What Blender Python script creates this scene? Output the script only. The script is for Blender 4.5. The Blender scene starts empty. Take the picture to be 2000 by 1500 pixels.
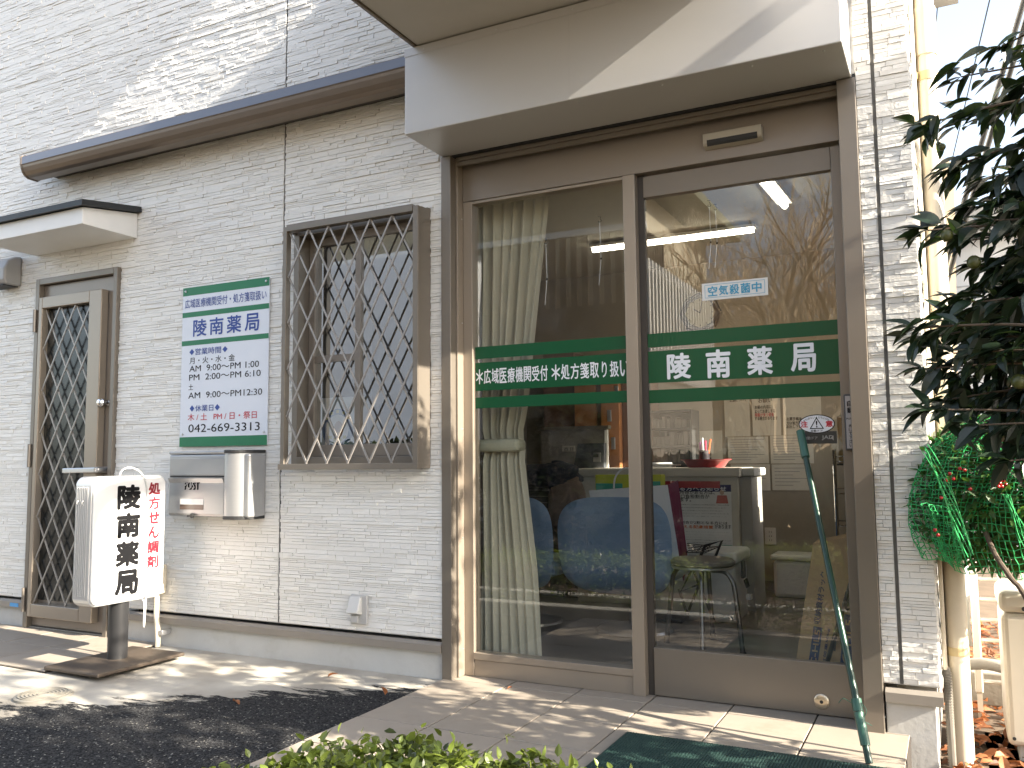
import bpy, bmesh, math, random
import numpy as np
from mathutils import Vector, Matrix

S = bpy.context.scene
COL = S.collection
R = math.radians
rnd = random.Random(7)

# ------------------------------------------------------------------ camera
CAMPOS = (0.0, -3.4082, 0.97)
CAMROWS = [[0.8918617811, 0.4522143678, -0.0092048346],      # image right
           [-0.0484986603, 0.0753764553, -0.9959750348],     # image down
           [-0.4497003928, 0.8887184906, 0.0891571707]]      # view direction
FPX = 1683.369                                               # focal length for a 2000 px wide frame
cam = bpy.data.cameras.new('Camera'); camo = bpy.data.objects.new('Camera', cam); COL.objects.link(camo)
r_, d_, f_ = [Vector(v) for v in CAMROWS]
camo.matrix_world = Matrix(((r_.x, -d_.x, -f_.x, CAMPOS[0]), (r_.y, -d_.y, -f_.y, CAMPOS[1]),
                            (r_.z, -d_.z, -f_.z, CAMPOS[2]), (0, 0, 0, 1)))
cam.sensor_width = 36; cam.sensor_fit = 'HORIZONTAL'; cam.lens = FPX / 2000 * 36
cam.clip_start = 0.05; cam.clip_end = 800
S.camera = camo

# ------------------------------------------------------------------ sky, sun, exposure
SUN_AZ, SUN_EL = 4.2, 28.0          # degrees in front of the facade plane / above the horizon
SUN_DIR = Vector((math.cos(R(SUN_EL)) * math.cos(R(SUN_AZ)), -math.cos(R(SUN_EL)) * math.sin(R(SUN_AZ)), math.sin(R(SUN_EL))))
W = bpy.data.worlds.new('World'); S.world = W; W.use_nodes = True
nt = W.node_tree; bg = nt.nodes['Background']
sky = nt.nodes.new('ShaderNodeTexSky'); sky.sky_type = 'NISHITA'; sky.sun_disc = False
sky.sun_elevation = R(SUN_EL); sky.sun_rotation = R(90 + SUN_AZ)
sky.dust_density = 2.0; sky.ozone_density = 1.0; sky.air_density = 1.0
hs = nt.nodes.new('ShaderNodeHueSaturation'); hs.inputs['Saturation'].default_value = 0.68
nt.links.new(sky.outputs[0], hs.inputs['Color']); nt.links.new(hs.outputs[0], bg.inputs['Color'])
bg.inputs['Strength'].default_value = 0.115
sl = bpy.data.lights.new('Sun', 'SUN'); sl.energy = 5.0; sl.angle = R(0.5); sl.color = (1.0, 0.91, 0.77)
so = bpy.data.objects.new('Sun', sl); COL.objects.link(so)
so.rotation_euler = SUN_DIR.to_track_quat('Z', 'Y').to_euler(); so.location = (12, -3, 8)
S.view_settings.view_transform = 'Standard'; S.view_settings.look = 'None'
S.view_settings.exposure = 2.2; S.view_settings.gamma = 1
S.render.engine = 'CYCLES'
cy = S.cycles
cy.use_denoising = True
cy.max_bounces = 8; cy.diffuse_bounces = 4; cy.glossy_bounces = 4; cy.transmission_bounces = 4
cy.transparent_max_bounces = 24; cy.sample_clamp_indirect = 6; cy.caustics_reflective = False; cy.caustics_refractive = False

# ------------------------------------------------------------------ helpers
def P(px, py, **k):
    """point where the line of sight through pixel (px,py) of the 2000x1500 frame meets the plane x=, y= or z="""
    u, v = (px - 1000) / FPX, (py - 750) / FPX
    d = [CAMROWS[0][i] * u + CAMROWS[1][i] * v + CAMROWS[2][i] for i in range(3)]
    (ax, val), = k.items(); a = 'xyz'.index(ax)
    t = (val - CAMPOS[a]) / d[a]
    return tuple(CAMPOS[i] + t * d[i] for i in range(3))

def PD(px, py, dep):
    u, v = (px - 1000) / FPX, (py - 750) / FPX
    return tuple(CAMPOS[i] + dep * (CAMROWS[0][i] * u + CAMROWS[1][i] * v + CAMROWS[2][i]) for i in range(3))

def tag(o, label=None, cat=None, group=None, kind=None):
    if label: o['label'] = label
    if cat: o['category'] = cat
    if group: o['group'] = group
    if kind: o['kind'] = kind
    return o

def thing(name, label, cat, loc=(0, 0, 0), group=None):
    o = bpy.data.objects.new(name, None); COL.objects.link(o); o.location = loc
    o.empty_display_size = 0.1
    return tag(o, label, cat, group)

def wloc(o):
    v = Vector((0, 0, 0))
    while o is not None:
        v += o.location; o = o.parent
    return v

class MB:
    def __init__(s): s.v = []; s.f = []
    def add(s, vs, fs):
        n = len(s.v); s.v += [tuple(map(float, v)) for v in vs]; s.f += [tuple(i + n for i in f) for f in fs]; return s
    def box(s, x0, x1, y0, y1, z0, z1):
        return s.add([(x0, y0, z0), (x1, y0, z0), (x1, y1, z0), (x0, y1, z0), (x0, y0, z1), (x1, y0, z1), (x1, y1, z1), (x0, y1, z1)],
                     [(0, 3, 2, 1), (4, 5, 6, 7), (0, 1, 5, 4), (1, 2, 6, 5), (2, 3, 7, 6), (3, 0, 4, 7)])
    def quad(s, a, b, c, d): return s.add([a, b, c, d], [(0, 1, 2, 3)])
    def obox(s, c, ax, ay, az):
        """box round centre c with half-axis vectors"""
        c, ax, ay, az = map(Vector, (c, ax, ay, az))
        vs = [c + i * ax + j * ay + k * az for k in (-1, 1) for (i, j) in ((-1, -1), (1, -1), (1, 1), (-1, 1))]
        return s.add(vs, [(0, 3, 2, 1), (4, 5, 6, 7), (0, 1, 5, 4), (1, 2, 6, 5), (2, 3, 7, 6), (3, 0, 4, 7)])
    def bar(s, a, b, w, h=None, up=(0, 0, 1)):
        a, b = Vector(a), Vector(b); d = (b - a).normalized(); u = Vector(up)
        if abs(d.dot(u)) > 0.98: u = Vector((0, 1, 0))
        q = d.cross(u).normalized(); u = q.cross(d)
        return s.obox((a + b) / 2, (b - a) / 2, q * w / 2, u * (h or w) / 2)
    def tube(s, pts, r, n=10, caps=True):
        pts = [Vector(p) for p in pts]; m = len(pts)
        rs = r if isinstance(r, (list, tuple)) else [r] * m
        t0 = (pts[1] - pts[0]).normalized()
        q = t0.cross(Vector((0, 0, 1)) if abs(t0.z) < 0.9 else Vector((1, 0, 0))).normalized()
        vs = []
        for i, p in enumerate(pts):
            t = (pts[min(i + 1, m - 1)] - pts[max(i - 1, 0)]).normalized()
            q = (q - t * q.dot(t)).normalized(); w = t.cross(q)
            for k in range(n):
                a = 2 * math.pi * k / n
                vs.append(p + (q * math.cos(a) + w * math.sin(a)) * rs[i])
        fs = [(i * n + k, i * n + (k + 1) % n, (i + 1) * n + (k + 1) % n, (i + 1) * n + k) for i in range(m - 1) for k in range(n)]
        if caps: fs += [tuple(range(n - 1, -1, -1)), tuple((m - 1) * n + k for k in range(n))]
        return s.add(vs, fs)
    def prism(s, poly, a, b):
        """poly of 3-D points swept by vector a->b offset"""
        d = Vector(b) - Vector(a); n = len(poly)
        vs = [Vector(p) for p in poly] + [Vector(p) + d for p in poly]
        return s.add(vs, [tuple(range(n - 1, -1, -1)), tuple(range(n, 2 * n))] + [(i, (i + 1) % n, n + (i + 1) % n, n + i) for i in range(n)])
    def lathe(s, c, prof, n=24, axis='z'):
        vs = []
        for (r, h) in prof:
            for k in range(n):
                a = 2 * math.pi * k / n; x, y = r * math.cos(a), r * math.sin(a)
                vs.append({'z': (c[0] + x, c[1] + y, c[2] + h), 'y': (c[0] + x, c[1] + h, c[2] + y), 'x': (c[0] + h, c[1] + x, c[2] + y)}[axis])
        m = len(prof)
        fs = [(i * n + k, i * n + (k + 1) % n, (i + 1) * n + (k + 1) % n, (i + 1) * n + k) for i in range(m - 1) for k in range(n)]
        fs += [tuple(range(n - 1, -1, -1)), tuple((m - 1) * n + k for k in range(n))]
        return s.add(vs, fs)
    def build(s, name, m, parent=None, bevel=0, smooth=False, seg=2, fixn=True):
        off = wloc(parent) if parent is not None else Vector((0, 0, 0))
        me = bpy.data.meshes.new(name)
        me.from_pydata([(v[0] - off.x, v[1] - off.y, v[2] - off.z) for v in s.v], [], s.f)
        if fixn:
            b = bmesh.new(); b.from_mesh(me); bmesh.ops.recalc_face_normals(b, faces=b.faces); b.to_mesh(me); b.free()
        me.materials.append(m)
        o = bpy.data.objects.new(name, me); COL.objects.link(o); o.parent = parent
        if smooth:
            me.polygons.foreach_set('use_smooth', [True] * len(me.polygons))
            try: me.set_sharp_from_angle(angle=R(40))
            except Exception: pass
        if bevel:
            md = o.modifiers.new('Bevel', 'BEVEL'); md.width = bevel; md.segments = seg; md.limit_method = 'ANGLE'; md.angle_limit = R(40)
        return o

def B(x0, x1, y0, y1, z0, z1): return MB().box(x0, x1, y0, y1, z0, z1)

def at_base(o, loc):
    """move a single-mesh thing's origin to loc"""
    v = Vector(loc); o.data.transform(Matrix.Translation(-v)); o.location = v; return o

# ---- lettering: flat meshes cut from the built-in font, laid on a plane
_fc = bpy.data.curves.new('glyphs', 'FONT'); _fc.resolution_u = 3
_fo = bpy.data.objects.new('glyphs', _fc); COL.objects.link(_fo)
def glyphs(body, bold=0.0):
    _fc.body = body
    dg = bpy.context.evaluated_depsgraph_get(); dg.update()
    m = bpy.data.meshes.new_from_object(_fo.evaluated_get(dg))
    vs = [(v.co.x, v.co.y) for v in m.vertices]; fs = [tuple(p.vertices) for p in m.polygons]
    bpy.data.meshes.remove(m); return vs, fs
def text_into(mb, body, o, ux, uz, w, h, bold=0.0, keep=False, shear=0.0):
    """fit the text into the w x h box whose lower left corner is o; ux, uz are unit vectors"""
    vs, fs = glyphs(body)
    if not vs: return mb
    xs = [v[0] for v in vs]; ys = [v[1] for v in vs]
    x0, x1, y0, y1 = min(xs), max(xs), min(ys), max(ys)
    o, ux, uz = Vector(o), Vector(ux), Vector(uz); nn = ux.cross(uz)
    sx = w / max(x1 - x0, 1e-6); sy = h / max(y1 - y0, 1e-6); d = bold * 0.9 * min(sx, sy)
    if d > 0:
        sx = (w - 2 * d) / max(x1 - x0, 1e-6); sy = (h - 2 * d) / max(y1 - y0, 1e-6)
        sh = [(d + d * math.cos(math.pi * k / 4), d + d * math.sin(math.pi * k / 4)) for k in range(8)]
    else: sh = [(0, 0)]
    # heavy strokes: the glyph is laid down in a ring of slightly shifted layers, a hair apart in depth
    for k, (px, pz) in enumerate(sh):
        mb.add([o + ux * ((v[0] - x0) * sx + px) + uz * ((v[1] - y0) * sy + pz) + nn * (0.00008 * k) for v in vs], fs)
    return mb
UX, UZ, UY = (1, 0, 0), (0, 0, 1), (0, 1, 0)

# ---- procedural materials
def mat(name, col, rough=0.6, metal=0.0, var=0.0, scale=8.0, bump=0.0, bscale=60.0, spec=None, isl=0.0, grime=0.0, gscale=3.0, stretch=None):
    m = bpy.data.materials.new(name); m.use_nodes = True; t = m.node_tree; N, L = t.nodes, t.links
    b = N['Principled BSDF']; b.inputs['Roughness'].default_value = rough; b.inputs['Metallic'].default_value = metal
    if spec is not None: b.inputs['Specular IOR Level'].default_value = spec
    tc = N.new('ShaderNodeTexCoord'); src = tc.outputs['Object']
    if stretch:
        mp = N.new('ShaderNodeMapping'); mp.inputs['Scale'].default_value = stretch; L.new(src, mp.inputs[0]); src = mp.outputs[0]
    c = N.new('ShaderNodeRGB'); c.outputs[0].default_value = (*col, 1); out = c.outputs[0]
    def scaled(out, fac, lo, hi):
        mr = N.new('ShaderNodeMapRange'); mr.inputs['To Min'].default_value = lo; mr.inputs['To Max'].default_value = hi
        L.new(fac, mr.inputs[0])
        mx = N.new('ShaderNodeVectorMath'); mx.operation = 'SCALE'; L.new(out, mx.inputs[0]); L.new(mr.outputs[0], mx.inputs['Scale'])
        return mx.outputs[0]
    if var:
        n = N.new('ShaderNodeTexNoise'); n.inputs['Scale'].default_value = scale; n.inputs['Detail'].default_value = 5; L.new(src, n.inputs['Vector'])
        out = scaled(out, n.outputs['Fac'], 1 - 1.6 * var, 1 + 1.6 * var)
    if isl:
        g = N.new('ShaderNodeNewGeometry'); out = scaled(out, g.outputs['Random Per Island'], 1 - isl, 1 + isl * 0.6)
    if grime:
        n2 = N.new('ShaderNodeTexNoise'); n2.inputs['Scale'].default_value = gscale; n2.inputs['Detail'].default_value = 8; n2.inputs['Roughness'].default_value = 0.7
        L.new(src, n2.inputs['Vector'])
        rp = N.new('ShaderNodeValToRGB'); rp.color_ramp.elements[0].position = 0.5; rp.color_ramp.elements[1].position = 0.72
        L.new(n2.outputs['Fac'], rp.inputs[0])
        mx = N.new('ShaderNodeMix'); mx.data_type = 'RGBA'; mx.inputs['B'].default_value = (col[0] * 0.55, col[1] * 0.5, col[2] * 0.42, 1)
        ml = N.new('ShaderNodeMath'); ml.operation = 'MULTIPLY'; ml.inputs[1].default_value = grime; L.new(rp.outputs[0], ml.inputs[0])
        L.new(ml.outputs[0], mx.inputs['Factor']); L.new(out, mx.inputs['A']); out = mx.outputs['Result']
    L.new(out, b.inputs['Base Color'])
    if bump:
        n3 = N.new('ShaderNodeTexNoise'); n3.inputs['Scale'].default_value = bscale; n3.inputs['Detail'].default_value = 4; L.new(src, n3.inputs['Vector'])
        bp = N.new('ShaderNodeBump'); bp.inputs['Strength'].default_value = bump; bp.inputs['Distance'].default_value = 0.004
        L.new(n3.outputs['Fac'], bp.inputs['Height']); L.new(bp.outputs[0], b.inputs['Normal'])
    return m

def leaf_mat(name, col, tcol, rough=0.45, var=0.5, tr=0.35, spec=0.5):
    m = bpy.data.materials.new(name); m.use_nodes = True; t = m.node_tree; N, L = t.nodes, t.links
    b = N['Principled BSDF']; b.inputs['Roughness'].default_value = rough; b.inputs['Specular IOR Level'].default_value = spec
    g = N.new('ShaderNodeNewGeometry')
    mr = N.new('ShaderNodeMapRange'); mr.inputs['To Min'].default_value = 1 - var; mr.inputs['To Max'].default_value = 1 + var; L.new(g.outputs['Random Per Island'], mr.inputs[0])
    def sc(c):
        v = N.new('ShaderNodeVectorMath'); v.operation = 'SCALE'; v.inputs[0].default_value = c; L.new(mr.outputs[0], v.inputs['Scale']); return v.outputs[0]
    L.new(sc(col), b.inputs['Base Color'])
    tl = N.new('ShaderNodeBsdfTranslucent'); L.new(sc(tcol), tl.inputs['Color'])
    mx = N.new('ShaderNodeMixShader'); mx.inputs[0].default_value = tr
    L.new(b.outputs[0], mx.inputs[1]); L.new(tl.outputs[0], mx.inputs[2]); L.new(mx.outputs[0], N['Material Output'].inputs['Surface'])
    return m

def glass_mat(name, tint=(0.92, 0.94, 0.92), base=0.085, rough=0.0, dirt=0.02):
    """thin window pane: see-through with a mirror share that grows at grazing angles"""
    m = bpy.data.materials.new(name); m.use_nodes = True; t = m.node_tree; N, L = t.nodes, t.links
    N.remove(N['Principled BSDF'])
    tr = N.new('ShaderNodeBsdfTransparent'); tr.inputs[0].default_value = (*tint, 1)
    gl = N.new('ShaderNodeBsdfGlossy'); gl.inputs['Roughness'].default_value = rough; gl.inputs['Color'].default_value = (1, 1, 1, 1)
    lw = N.new('ShaderNodeLayerWeight'); lw.inputs['Blend'].default_value = 0.18
    mr = N.new('ShaderNodeMapRange'); mr.inputs['To Min'].default_value = base; mr.inputs['To Max'].default_value = 0.9; L.new(lw.outputs['Facing'], mr.inputs[0])
    pw = N.new('ShaderNodeMath'); pw.operation = 'POWER'; pw.inputs[1].default_value = 5.0; L.new(lw.outputs['Facing'], pw.inputs[0]); L.new(pw.outputs[0], mr.inputs[0])
    mx = N.new('ShaderNodeMixShader'); L.new(mr.outputs[0], mx.inputs[0]); L.new(tr.outputs[0], mx.inputs[1]); L.new(gl.outputs[0], mx.inputs[2])
    last = mx.outputs[0]
    if dirt:
        df = N.new('ShaderNodeBsdfDiffuse'); df.inputs[0].default_value = (0.75, 0.72, 0.66, 1)
        tc = N.new('ShaderNodeTexCoord'); n = N.new('ShaderNodeTexNoise'); n.inputs['Scale'].default_value = 6; n.inputs['Detail'].default_value = 9; n.inputs['Roughness'].default_value = 0.75
        L.new(tc.outputs['Object'], n.inputs['Vector'])
        m2 = N.new('ShaderNodeMapRange'); m2.inputs['From Min'].default_value = 0.45; m2.inputs['From Max'].default_value = 0.8; m2.inputs['To Max'].default_value = dirt * 3; L.new(n.outputs['Fac'], m2.inputs[0])
        mx2 = N.new('ShaderNodeMixShader'); L.new(m2.outputs[0], mx2.inputs[0]); L.new(last, mx2.inputs[1]); L.new(df.outputs[0], mx2.inputs[2]); last = mx2.outputs[0]
    L.new(last, N['Material Output'].inputs['Surface'])
    return m

def emit_mat(name, col, st):
    m = bpy.data.materials.new(name); m.use_nodes = True; t = m.node_tree
    b = t.nodes['Principled BSDF']; b.inputs['Base Color'].default_value = (0.8, 0.8, 0.78, 1)
    b.inputs['Emission Color'].default_value = (*col, 1); b.inputs['Emission Strength'].default_value = st
    return m

M = dict(
    siding=mat('white_stone_siding', (0.79, 0.77, 0.725), 0.42, var=0.05, scale=1.2, bump=0.45, bscale=70, isl=0.04, grime=0.12, gscale=1.1),
    board=mat('siding_board', (0.62, 0.605, 0.575), 0.7, var=0.05),
    plain_wall=mat('plain_white_wall', (0.62, 0.61, 0.58), 0.6, var=0.05, bump=0.2),
    seam=mat('joint_sealant', (0.10, 0.095, 0.085), 0.8, var=0.2),
    concrete=mat('foundation_render', (0.50, 0.49, 0.46), 0.85, var=0.08, scale=5, bump=0.2, grime=0.35, gscale=4),
    bronze=mat('taupe_aluminium', (0.205, 0.178, 0.146), 0.38, metal=0.45, var=0.04, scale=3, bump=0.02),
    bronze2=mat('brown_grey_aluminium', (0.25, 0.215, 0.18), 0.36, metal=0.45, var=0.05, scale=4),
    jamb=mat('warm_taupe_jamb', (0.32, 0.27, 0.215), 0.33, metal=0.4, var=0.04, scale=3),
    gutter=mat('brown_metal_gutter', (0.19, 0.15, 0.115), 0.3, metal=0.35, var=0.06),
    dark_trim=mat('dark_eave_board', (0.055, 0.048, 0.04), 0.5, var=0.1),
    fascia=mat('silver_grey_panel', (0.50, 0.49, 0.475), 0.38, metal=0.25, var=0.03, scale=2.5, stretch=(1, 1, 3)),
    soffit=mat('soffit_board', (0.44, 0.42, 0.38), 0.8, var=0.04, bump=0.1),
    white_metal=mat('white_coated_metal', (0.74, 0.73, 0.70), 0.4, var=0.02),
    cream_pvc=mat('cream_plastic_pipe', (0.60, 0.54, 0.43), 0.38, var=0.05, scale=5, grime=0.25, gscale=5),
    beige_band=mat('yellowed_pipe_band', (0.50, 0.40, 0.22), 0.5, var=0.1),
    black=mat('black_rubber', (0.02, 0.02, 0.02), 0.6, var=0.1),
    silver=mat('silver_steel', (0.58, 0.58, 0.58), 0.3, metal=0.85, var=0.03),
    chrome=mat('chrome', (0.75, 0.75, 0.75), 0.12, metal=1.0),
    door_glass=glass_mat('door_glass'),
    win_glass=glass_mat('window_glass', (0.60, 0.63, 0.62), 0.36),
    frost=mat('dark_service_glass', (0.014, 0.016, 0.016), 0.22, var=0.1),
    ink_white=mat('white_vinyl', (0.80, 0.81, 0.84), 0.4, var=0.02),
    ink_blue=mat('blue_ink', (0.03, 0.07, 0.30), 0.45, var=0.05),
    ink_black=mat('black_ink', (0.006, 0.006, 0.007), 0.65, var=0.05, spec=0.15),
    ink_red=mat('red_ink', (0.55, 0.03, 0.05), 0.45, var=0.05),
    ink_pink=mat('faded_red_ink', (0.25, 0.010, 0.02), 0.45, var=0.25, scale=7),
    ink_cyan=mat('cyan_ink', (0.05, 0.32, 0.50), 0.5, var=0.05),
    ink_grey=mat('grey_ink', (0.25, 0.25, 0.25), 0.6, var=0.1),
    green_vinyl=mat('green_vinyl', (0.002, 0.078, 0.027), 0.3, var=0.06, scale=3, spec=0.3),
    sign_green=mat('sign_green', (0.012, 0.17, 0.07), 0.4, var=0.08, scale=5),
    sign_white=mat('sign_white', (0.70, 0.73, 0.79), 0.3, var=0.02),
    acrylic=mat('white_acrylic_face', (0.80, 0.79, 0.77), 0.22, var=0.02),
    paper=mat('white_paper', (0.74, 0.73, 0.70), 0.75, var=0.04, bump=0.15, bscale=12),
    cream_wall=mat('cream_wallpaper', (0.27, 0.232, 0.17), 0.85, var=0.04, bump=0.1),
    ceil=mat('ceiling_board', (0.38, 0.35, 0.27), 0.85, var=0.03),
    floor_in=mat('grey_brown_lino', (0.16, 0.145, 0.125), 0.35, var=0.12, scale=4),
)
# ================================================================== ground
def grid_sheet(name, x0, x1, y0, y1, zf, m, step=0.12):
    xs = np.arange(x0, x1 + step, step); ys = np.arange(y0, y1 + step, step)
    vs = [(x, y, zf(x, y)) for y in ys for x in xs]; n = len(xs)
    fs = [(j * n + i, j * n + i + 1, (j + 1) * n + i + 1, (j + 1) * n + i) for j in range(len(ys) - 1) for i in range(n - 1)]
    return MB().add(vs, fs).build(name, m)

def drive_z(x, y):
    t = min(max((-0.85 - y) / 2.0, 0), 1)
    return -0.010 - 0.29 * t * t * (3 - 2 * t) + 0.004 * math.sin(3.1 * x + 1.3 * y) * math.sin(2.3 * y)

def drive_mat():
    m = bpy.data.materials.new('asphalt_and_cement'); m.use_nodes = True; t = m.node_tree; N, L = t.nodes, t.links
    b = N['Principled BSDF']; b.inputs['Roughness'].default_value = 0.9; b.inputs['Specular IOR Level'].default_value = 0.12
    tc = N.new('ShaderNodeTexCoord'); sx = N.new('ShaderNodeSeparateXYZ'); L.new(tc.outputs['Object'], sx.inputs[0])
    def mth(op, a, bb=None, cc=None):
        n = N.new('ShaderNodeMath'); n.operation = op
        for i, v in enumerate((a, bb, cc)):
            if v is None: continue
            if isinstance(v, (int, float)): n.inputs[i].default_value = v
            else: L.new(v, n.inputs[i])
        return n.outputs[0]
    # distance (m) behind the ragged edge of the cement apron that runs along the wall
    lin = mth('MULTIPLY_ADD', sx.outputs['X'], 0.700, 1.290)           # y of the slanting edge
    lin = mth('MAXIMUM', lin, -1.16)
    dist = mth('SUBTRACT', sx.outputs['Y'], lin)
    mp = N.new('ShaderNodeMapping'); mp.inputs['Rotation'].default_value = (0, 0, R(-28)); mp.inputs['Scale'].default_value = (1.3, 5.5, 1); L.new(tc.outputs['Object'], mp.inputs[0])
    n1 = N.new('ShaderNodeTexNoise'); n1.inputs['Scale'].default_value = 2.4; n1.inputs['Detail'].default_value = 12; n1.inputs['Roughness'].default_value = 0.72; L.new(mp.outputs[0], n1.inputs['Vector'])
    k = mth('MULTIPLY_ADD', n1.outputs['Fac'], 1.15, -0.60)
    msk = mth('ADD', dist, k)
    mr = N.new('ShaderNodeMapRange'); mr.inputs['From Min'].default_value = -0.01; mr.inputs['From Max'].default_value = 0.035; L.new(msk, mr.inputs[0])
    # nothing but asphalt beyond a hard line further out
    hard = N.new('ShaderNodeMapRange'); hard.inputs['From Min'].default_value = -0.075; hard.inputs['From Max'].default_value = -0.060; L.new(dist, hard.inputs[0])
    fac = mth('MULTIPLY', mr.outputs[0], hard.outputs[0])
    vo = N.new('ShaderNodeTexVoronoi'); vo.inputs['Scale'].default_value = 170; L.new(tc.outputs['Object'], vo.inputs['Vector'])
    va = N.new('ShaderNodeValToRGB'); e = va.color_ramp.elements; e[0].color = (0.010, 0.010, 0.011, 1); e[1].color = (0.052, 0.052, 0.053, 1); e[0].position = 0.15; e[1].position = 0.95
    cs = N.new('ShaderNodeSeparateColor'); L.new(vo.outputs['Color'], cs.inputs[0]); L.new(cs.outputs[0], va.inputs[0])
    st = mth('GREATER_THAN', cs.outputs[1], 0.975)
    ms = N.new('ShaderNodeMix'); ms.data_type = 'RGBA'; L.new(st, ms.inputs['Factor']); L.new(va.outputs[0], ms.inputs['A']); ms.inputs['B'].default_value = (0.22, 0.21, 0.19, 1)
    n2 = N.new('ShaderNodeTexNoise'); n2.inputs['Scale'].default_value = 3.0; n2.inputs['Detail'].default_value = 10; L.new(tc.outputs['Object'], n2.inputs['Vector'])
    ce = N.new('ShaderNodeValToRGB'); e = ce.color_ramp.elements; e[0].position = 0.3; e[1].position = 0.75; e[0].color = (0.30, 0.27, 0.225, 1); e[1].color = (0.52, 0.49, 0.43, 1); L.new(n2.outputs['Fac'], ce.inputs[0])
    mx = N.new('ShaderNodeMix'); mx.data_type = 'RGBA'; L.new(fac, mx.inputs['Factor']); L.new(ms.outputs['Result'], mx.inputs['A']); L.new(ce.outputs[0], mx.inputs['B'])
    L.new(mx.outputs['Result'], b.inputs['Base Color'])
    bp = N.new('ShaderNodeBump'); bp.inputs['Strength'].default_value = 0.9; bp.inputs['Distance'].default_value = 0.004
    inv = mth('SUBTRACT', 1.0, fac); hh = mth('MULTIPLY', vo.outputs['Distance'], inv); L.new(hh, bp.inputs['Height']); L.new(bp.outputs[0], b.inputs['Normal'])
    return m

tag(MB().quad((-120, -150, -0.34), (120, -150, -0.34), (120, 90, -0.34), (-120, 90, -0.34)).build('ground', mat('dry_earth', (0.17, 0.14, 0.10), 0.95, var=0.25, scale=0.6)), kind='structure')
tag(grid_sheet('driveway', -8.5, -0.24, -3.6, 0.10, drive_z, drive_mat()), kind='structure')
tag(B(-60, 60, -5.95, -3.70, -0.40, -0.315).build('planting_bed', mat('garden_soil', (0.10, 0.07, 0.045), 0.95, var=0.3, scale=8, bump=0.8, bscale=30)), kind='structure')
kb = MB(); kb.box(-4.6, -1.5, -2.94, -2.82, -0.36, -0.19)
tag(kb.build('kerb', mat('kerb_concrete', (0.42, 0.40, 0.36), 0.85, var=0.1, bump=0.3, grime=0.3), bevel=0.012), kind='structure')
tag(B(-40, 40, -3.72, -3.60, -0.40, -0.22).build('kerb', bpy.data.materials['kerb_concrete'], bevel=0.012), kind='structure')
tag(B(-0.168, 30, -1.45, 12, -0.36, -0.125).build('soil', bpy.data.materials['garden_soil']), kind='structure')

# porch: beige tiles with dark joints
TILE = mat('beige_porch_tile', (0.315, 0.27, 0.22), 0.62, var=0.09, scale=5, bump=0.12, bscale=25, isl=0.05, grime=0.45, gscale=5)
JOINT = mat('dark_tile_joint', (0.035, 0.028, 0.022), 0.9, var=0.2)
def tile_field(name, xs, ys, z, zb, joint=0.0065):
    base = thing(name, None, None, (xs[0], ys[0], z)); base['kind'] = 'structure'
    B(xs[0] + 0.001, xs[-1] - 0.001, ys[0] + 0.001, ys[-1] - 0.001, zb, z - 0.006).build('joint_bed', JOINT, base)
    t = MB(); j = joint / 2
    for i in range(len(xs) - 1):
        for k in range(len(ys) - 1):
            t.box(xs[i] + j, xs[i + 1] - j, ys[k] + j, ys[k + 1] - j, z - 0.012, z + rnd.uniform(-0.0008, 0.0008))
    # nosing round the rim
    t.build('tiles', TILE, base, bevel=0.0015, seg=1)
    return base
tile_field('porch', [-2.082, -1.765, -1.448, -1.131, -0.814, -0.497, -0.172], [-1.42, -1.27, -0.953, -0.636, -0.319, -0.002, 0.16], 0.0, -0.33)
tile_field('doorstep', [-5.42, -5.06, -4.70, -4.34, -3.87], [-0.685, -0.33, -0.004], 0.004, -0.2)

# ================================================================== the pharmacy building
def bricks(x0, x1, z0, z1, holes, fn, seed, dep=(0.0022, 0.0070)):
    """split-face stone siding: thin uneven courses of blocks standing proud of the board"""
    rg = random.Random(seed); vs, fs = [], []
    z = z0
    while z < z1 - 0.004:
        # a band of 2-3 courses shares its bed joints, as on a cast board
        h = rg.choice((0.013, 0.016, 0.019, 0.019, 0.022, 0.027)); h = min(h, z1 - z)
        x = x0 - rg.uniform(0, 0.1); course = rg.choice((0, 0, 0.0012, 0.0035))
        while x < x1:
            l = rg.choice((0.045, 0.06, 0.08, 0.10, 0.13, 0.17)) * rg.uniform(0.85, 1.15)
            parts = [(max(x, x0), min(x + l, x1))]
            for (ha, hb, hz0, hz1) in holes:
                if z + h * 0.5 > hz0 and z + h * 0.5 < hz1:
                    np_ = []
                    for a, b in parts:
                        if b <= ha or a >= hb: np_.append((a, b)); continue
                        if a < ha: np_.append((a, ha))
                        if b > hb: np_.append((hb, b))
                    parts = np_
            split = h > 0.018 and rg.random() < 0.35
            for a, b in parts:
                if b - a < 0.006: continue
                rows = [(z, z + h)] if not split else [(z, z + h * 0.5), (z + h * 0.5, z + h)]
                for (za, zb) in rows:
                    p = rg.uniform(*dep) + course; i = 0.0009
                    t = [p + rg.uniform(-0.0013, 0.0013) for _ in range(4)]
                    t = [max(q, 0.0015) for q in t]
                    n = len(vs)
                    vs += [fn(a + .0005, 0, za + .0003), fn(b - .0005, 0, za + .0003), fn(b - .0005, 0, zb - .0003), fn(a + .0005, 0, zb - .0003),
                           fn(a + i, t[0], za + i), fn(b - i, t[1], za + i), fn(b - i, t[2], zb - i), fn(a + i, t[3], zb - i)]
                    fs += [(n + 4, n + 5, n + 6, n + 7), (n, n + 1, n + 5, n + 4), (n + 1, n + 2, n + 6, n + 5), (n + 2, n + 3, n + 7, n + 6), (n + 3, n, n + 4, n + 7)]
            x += l
        z += h
    return vs, fs

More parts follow.
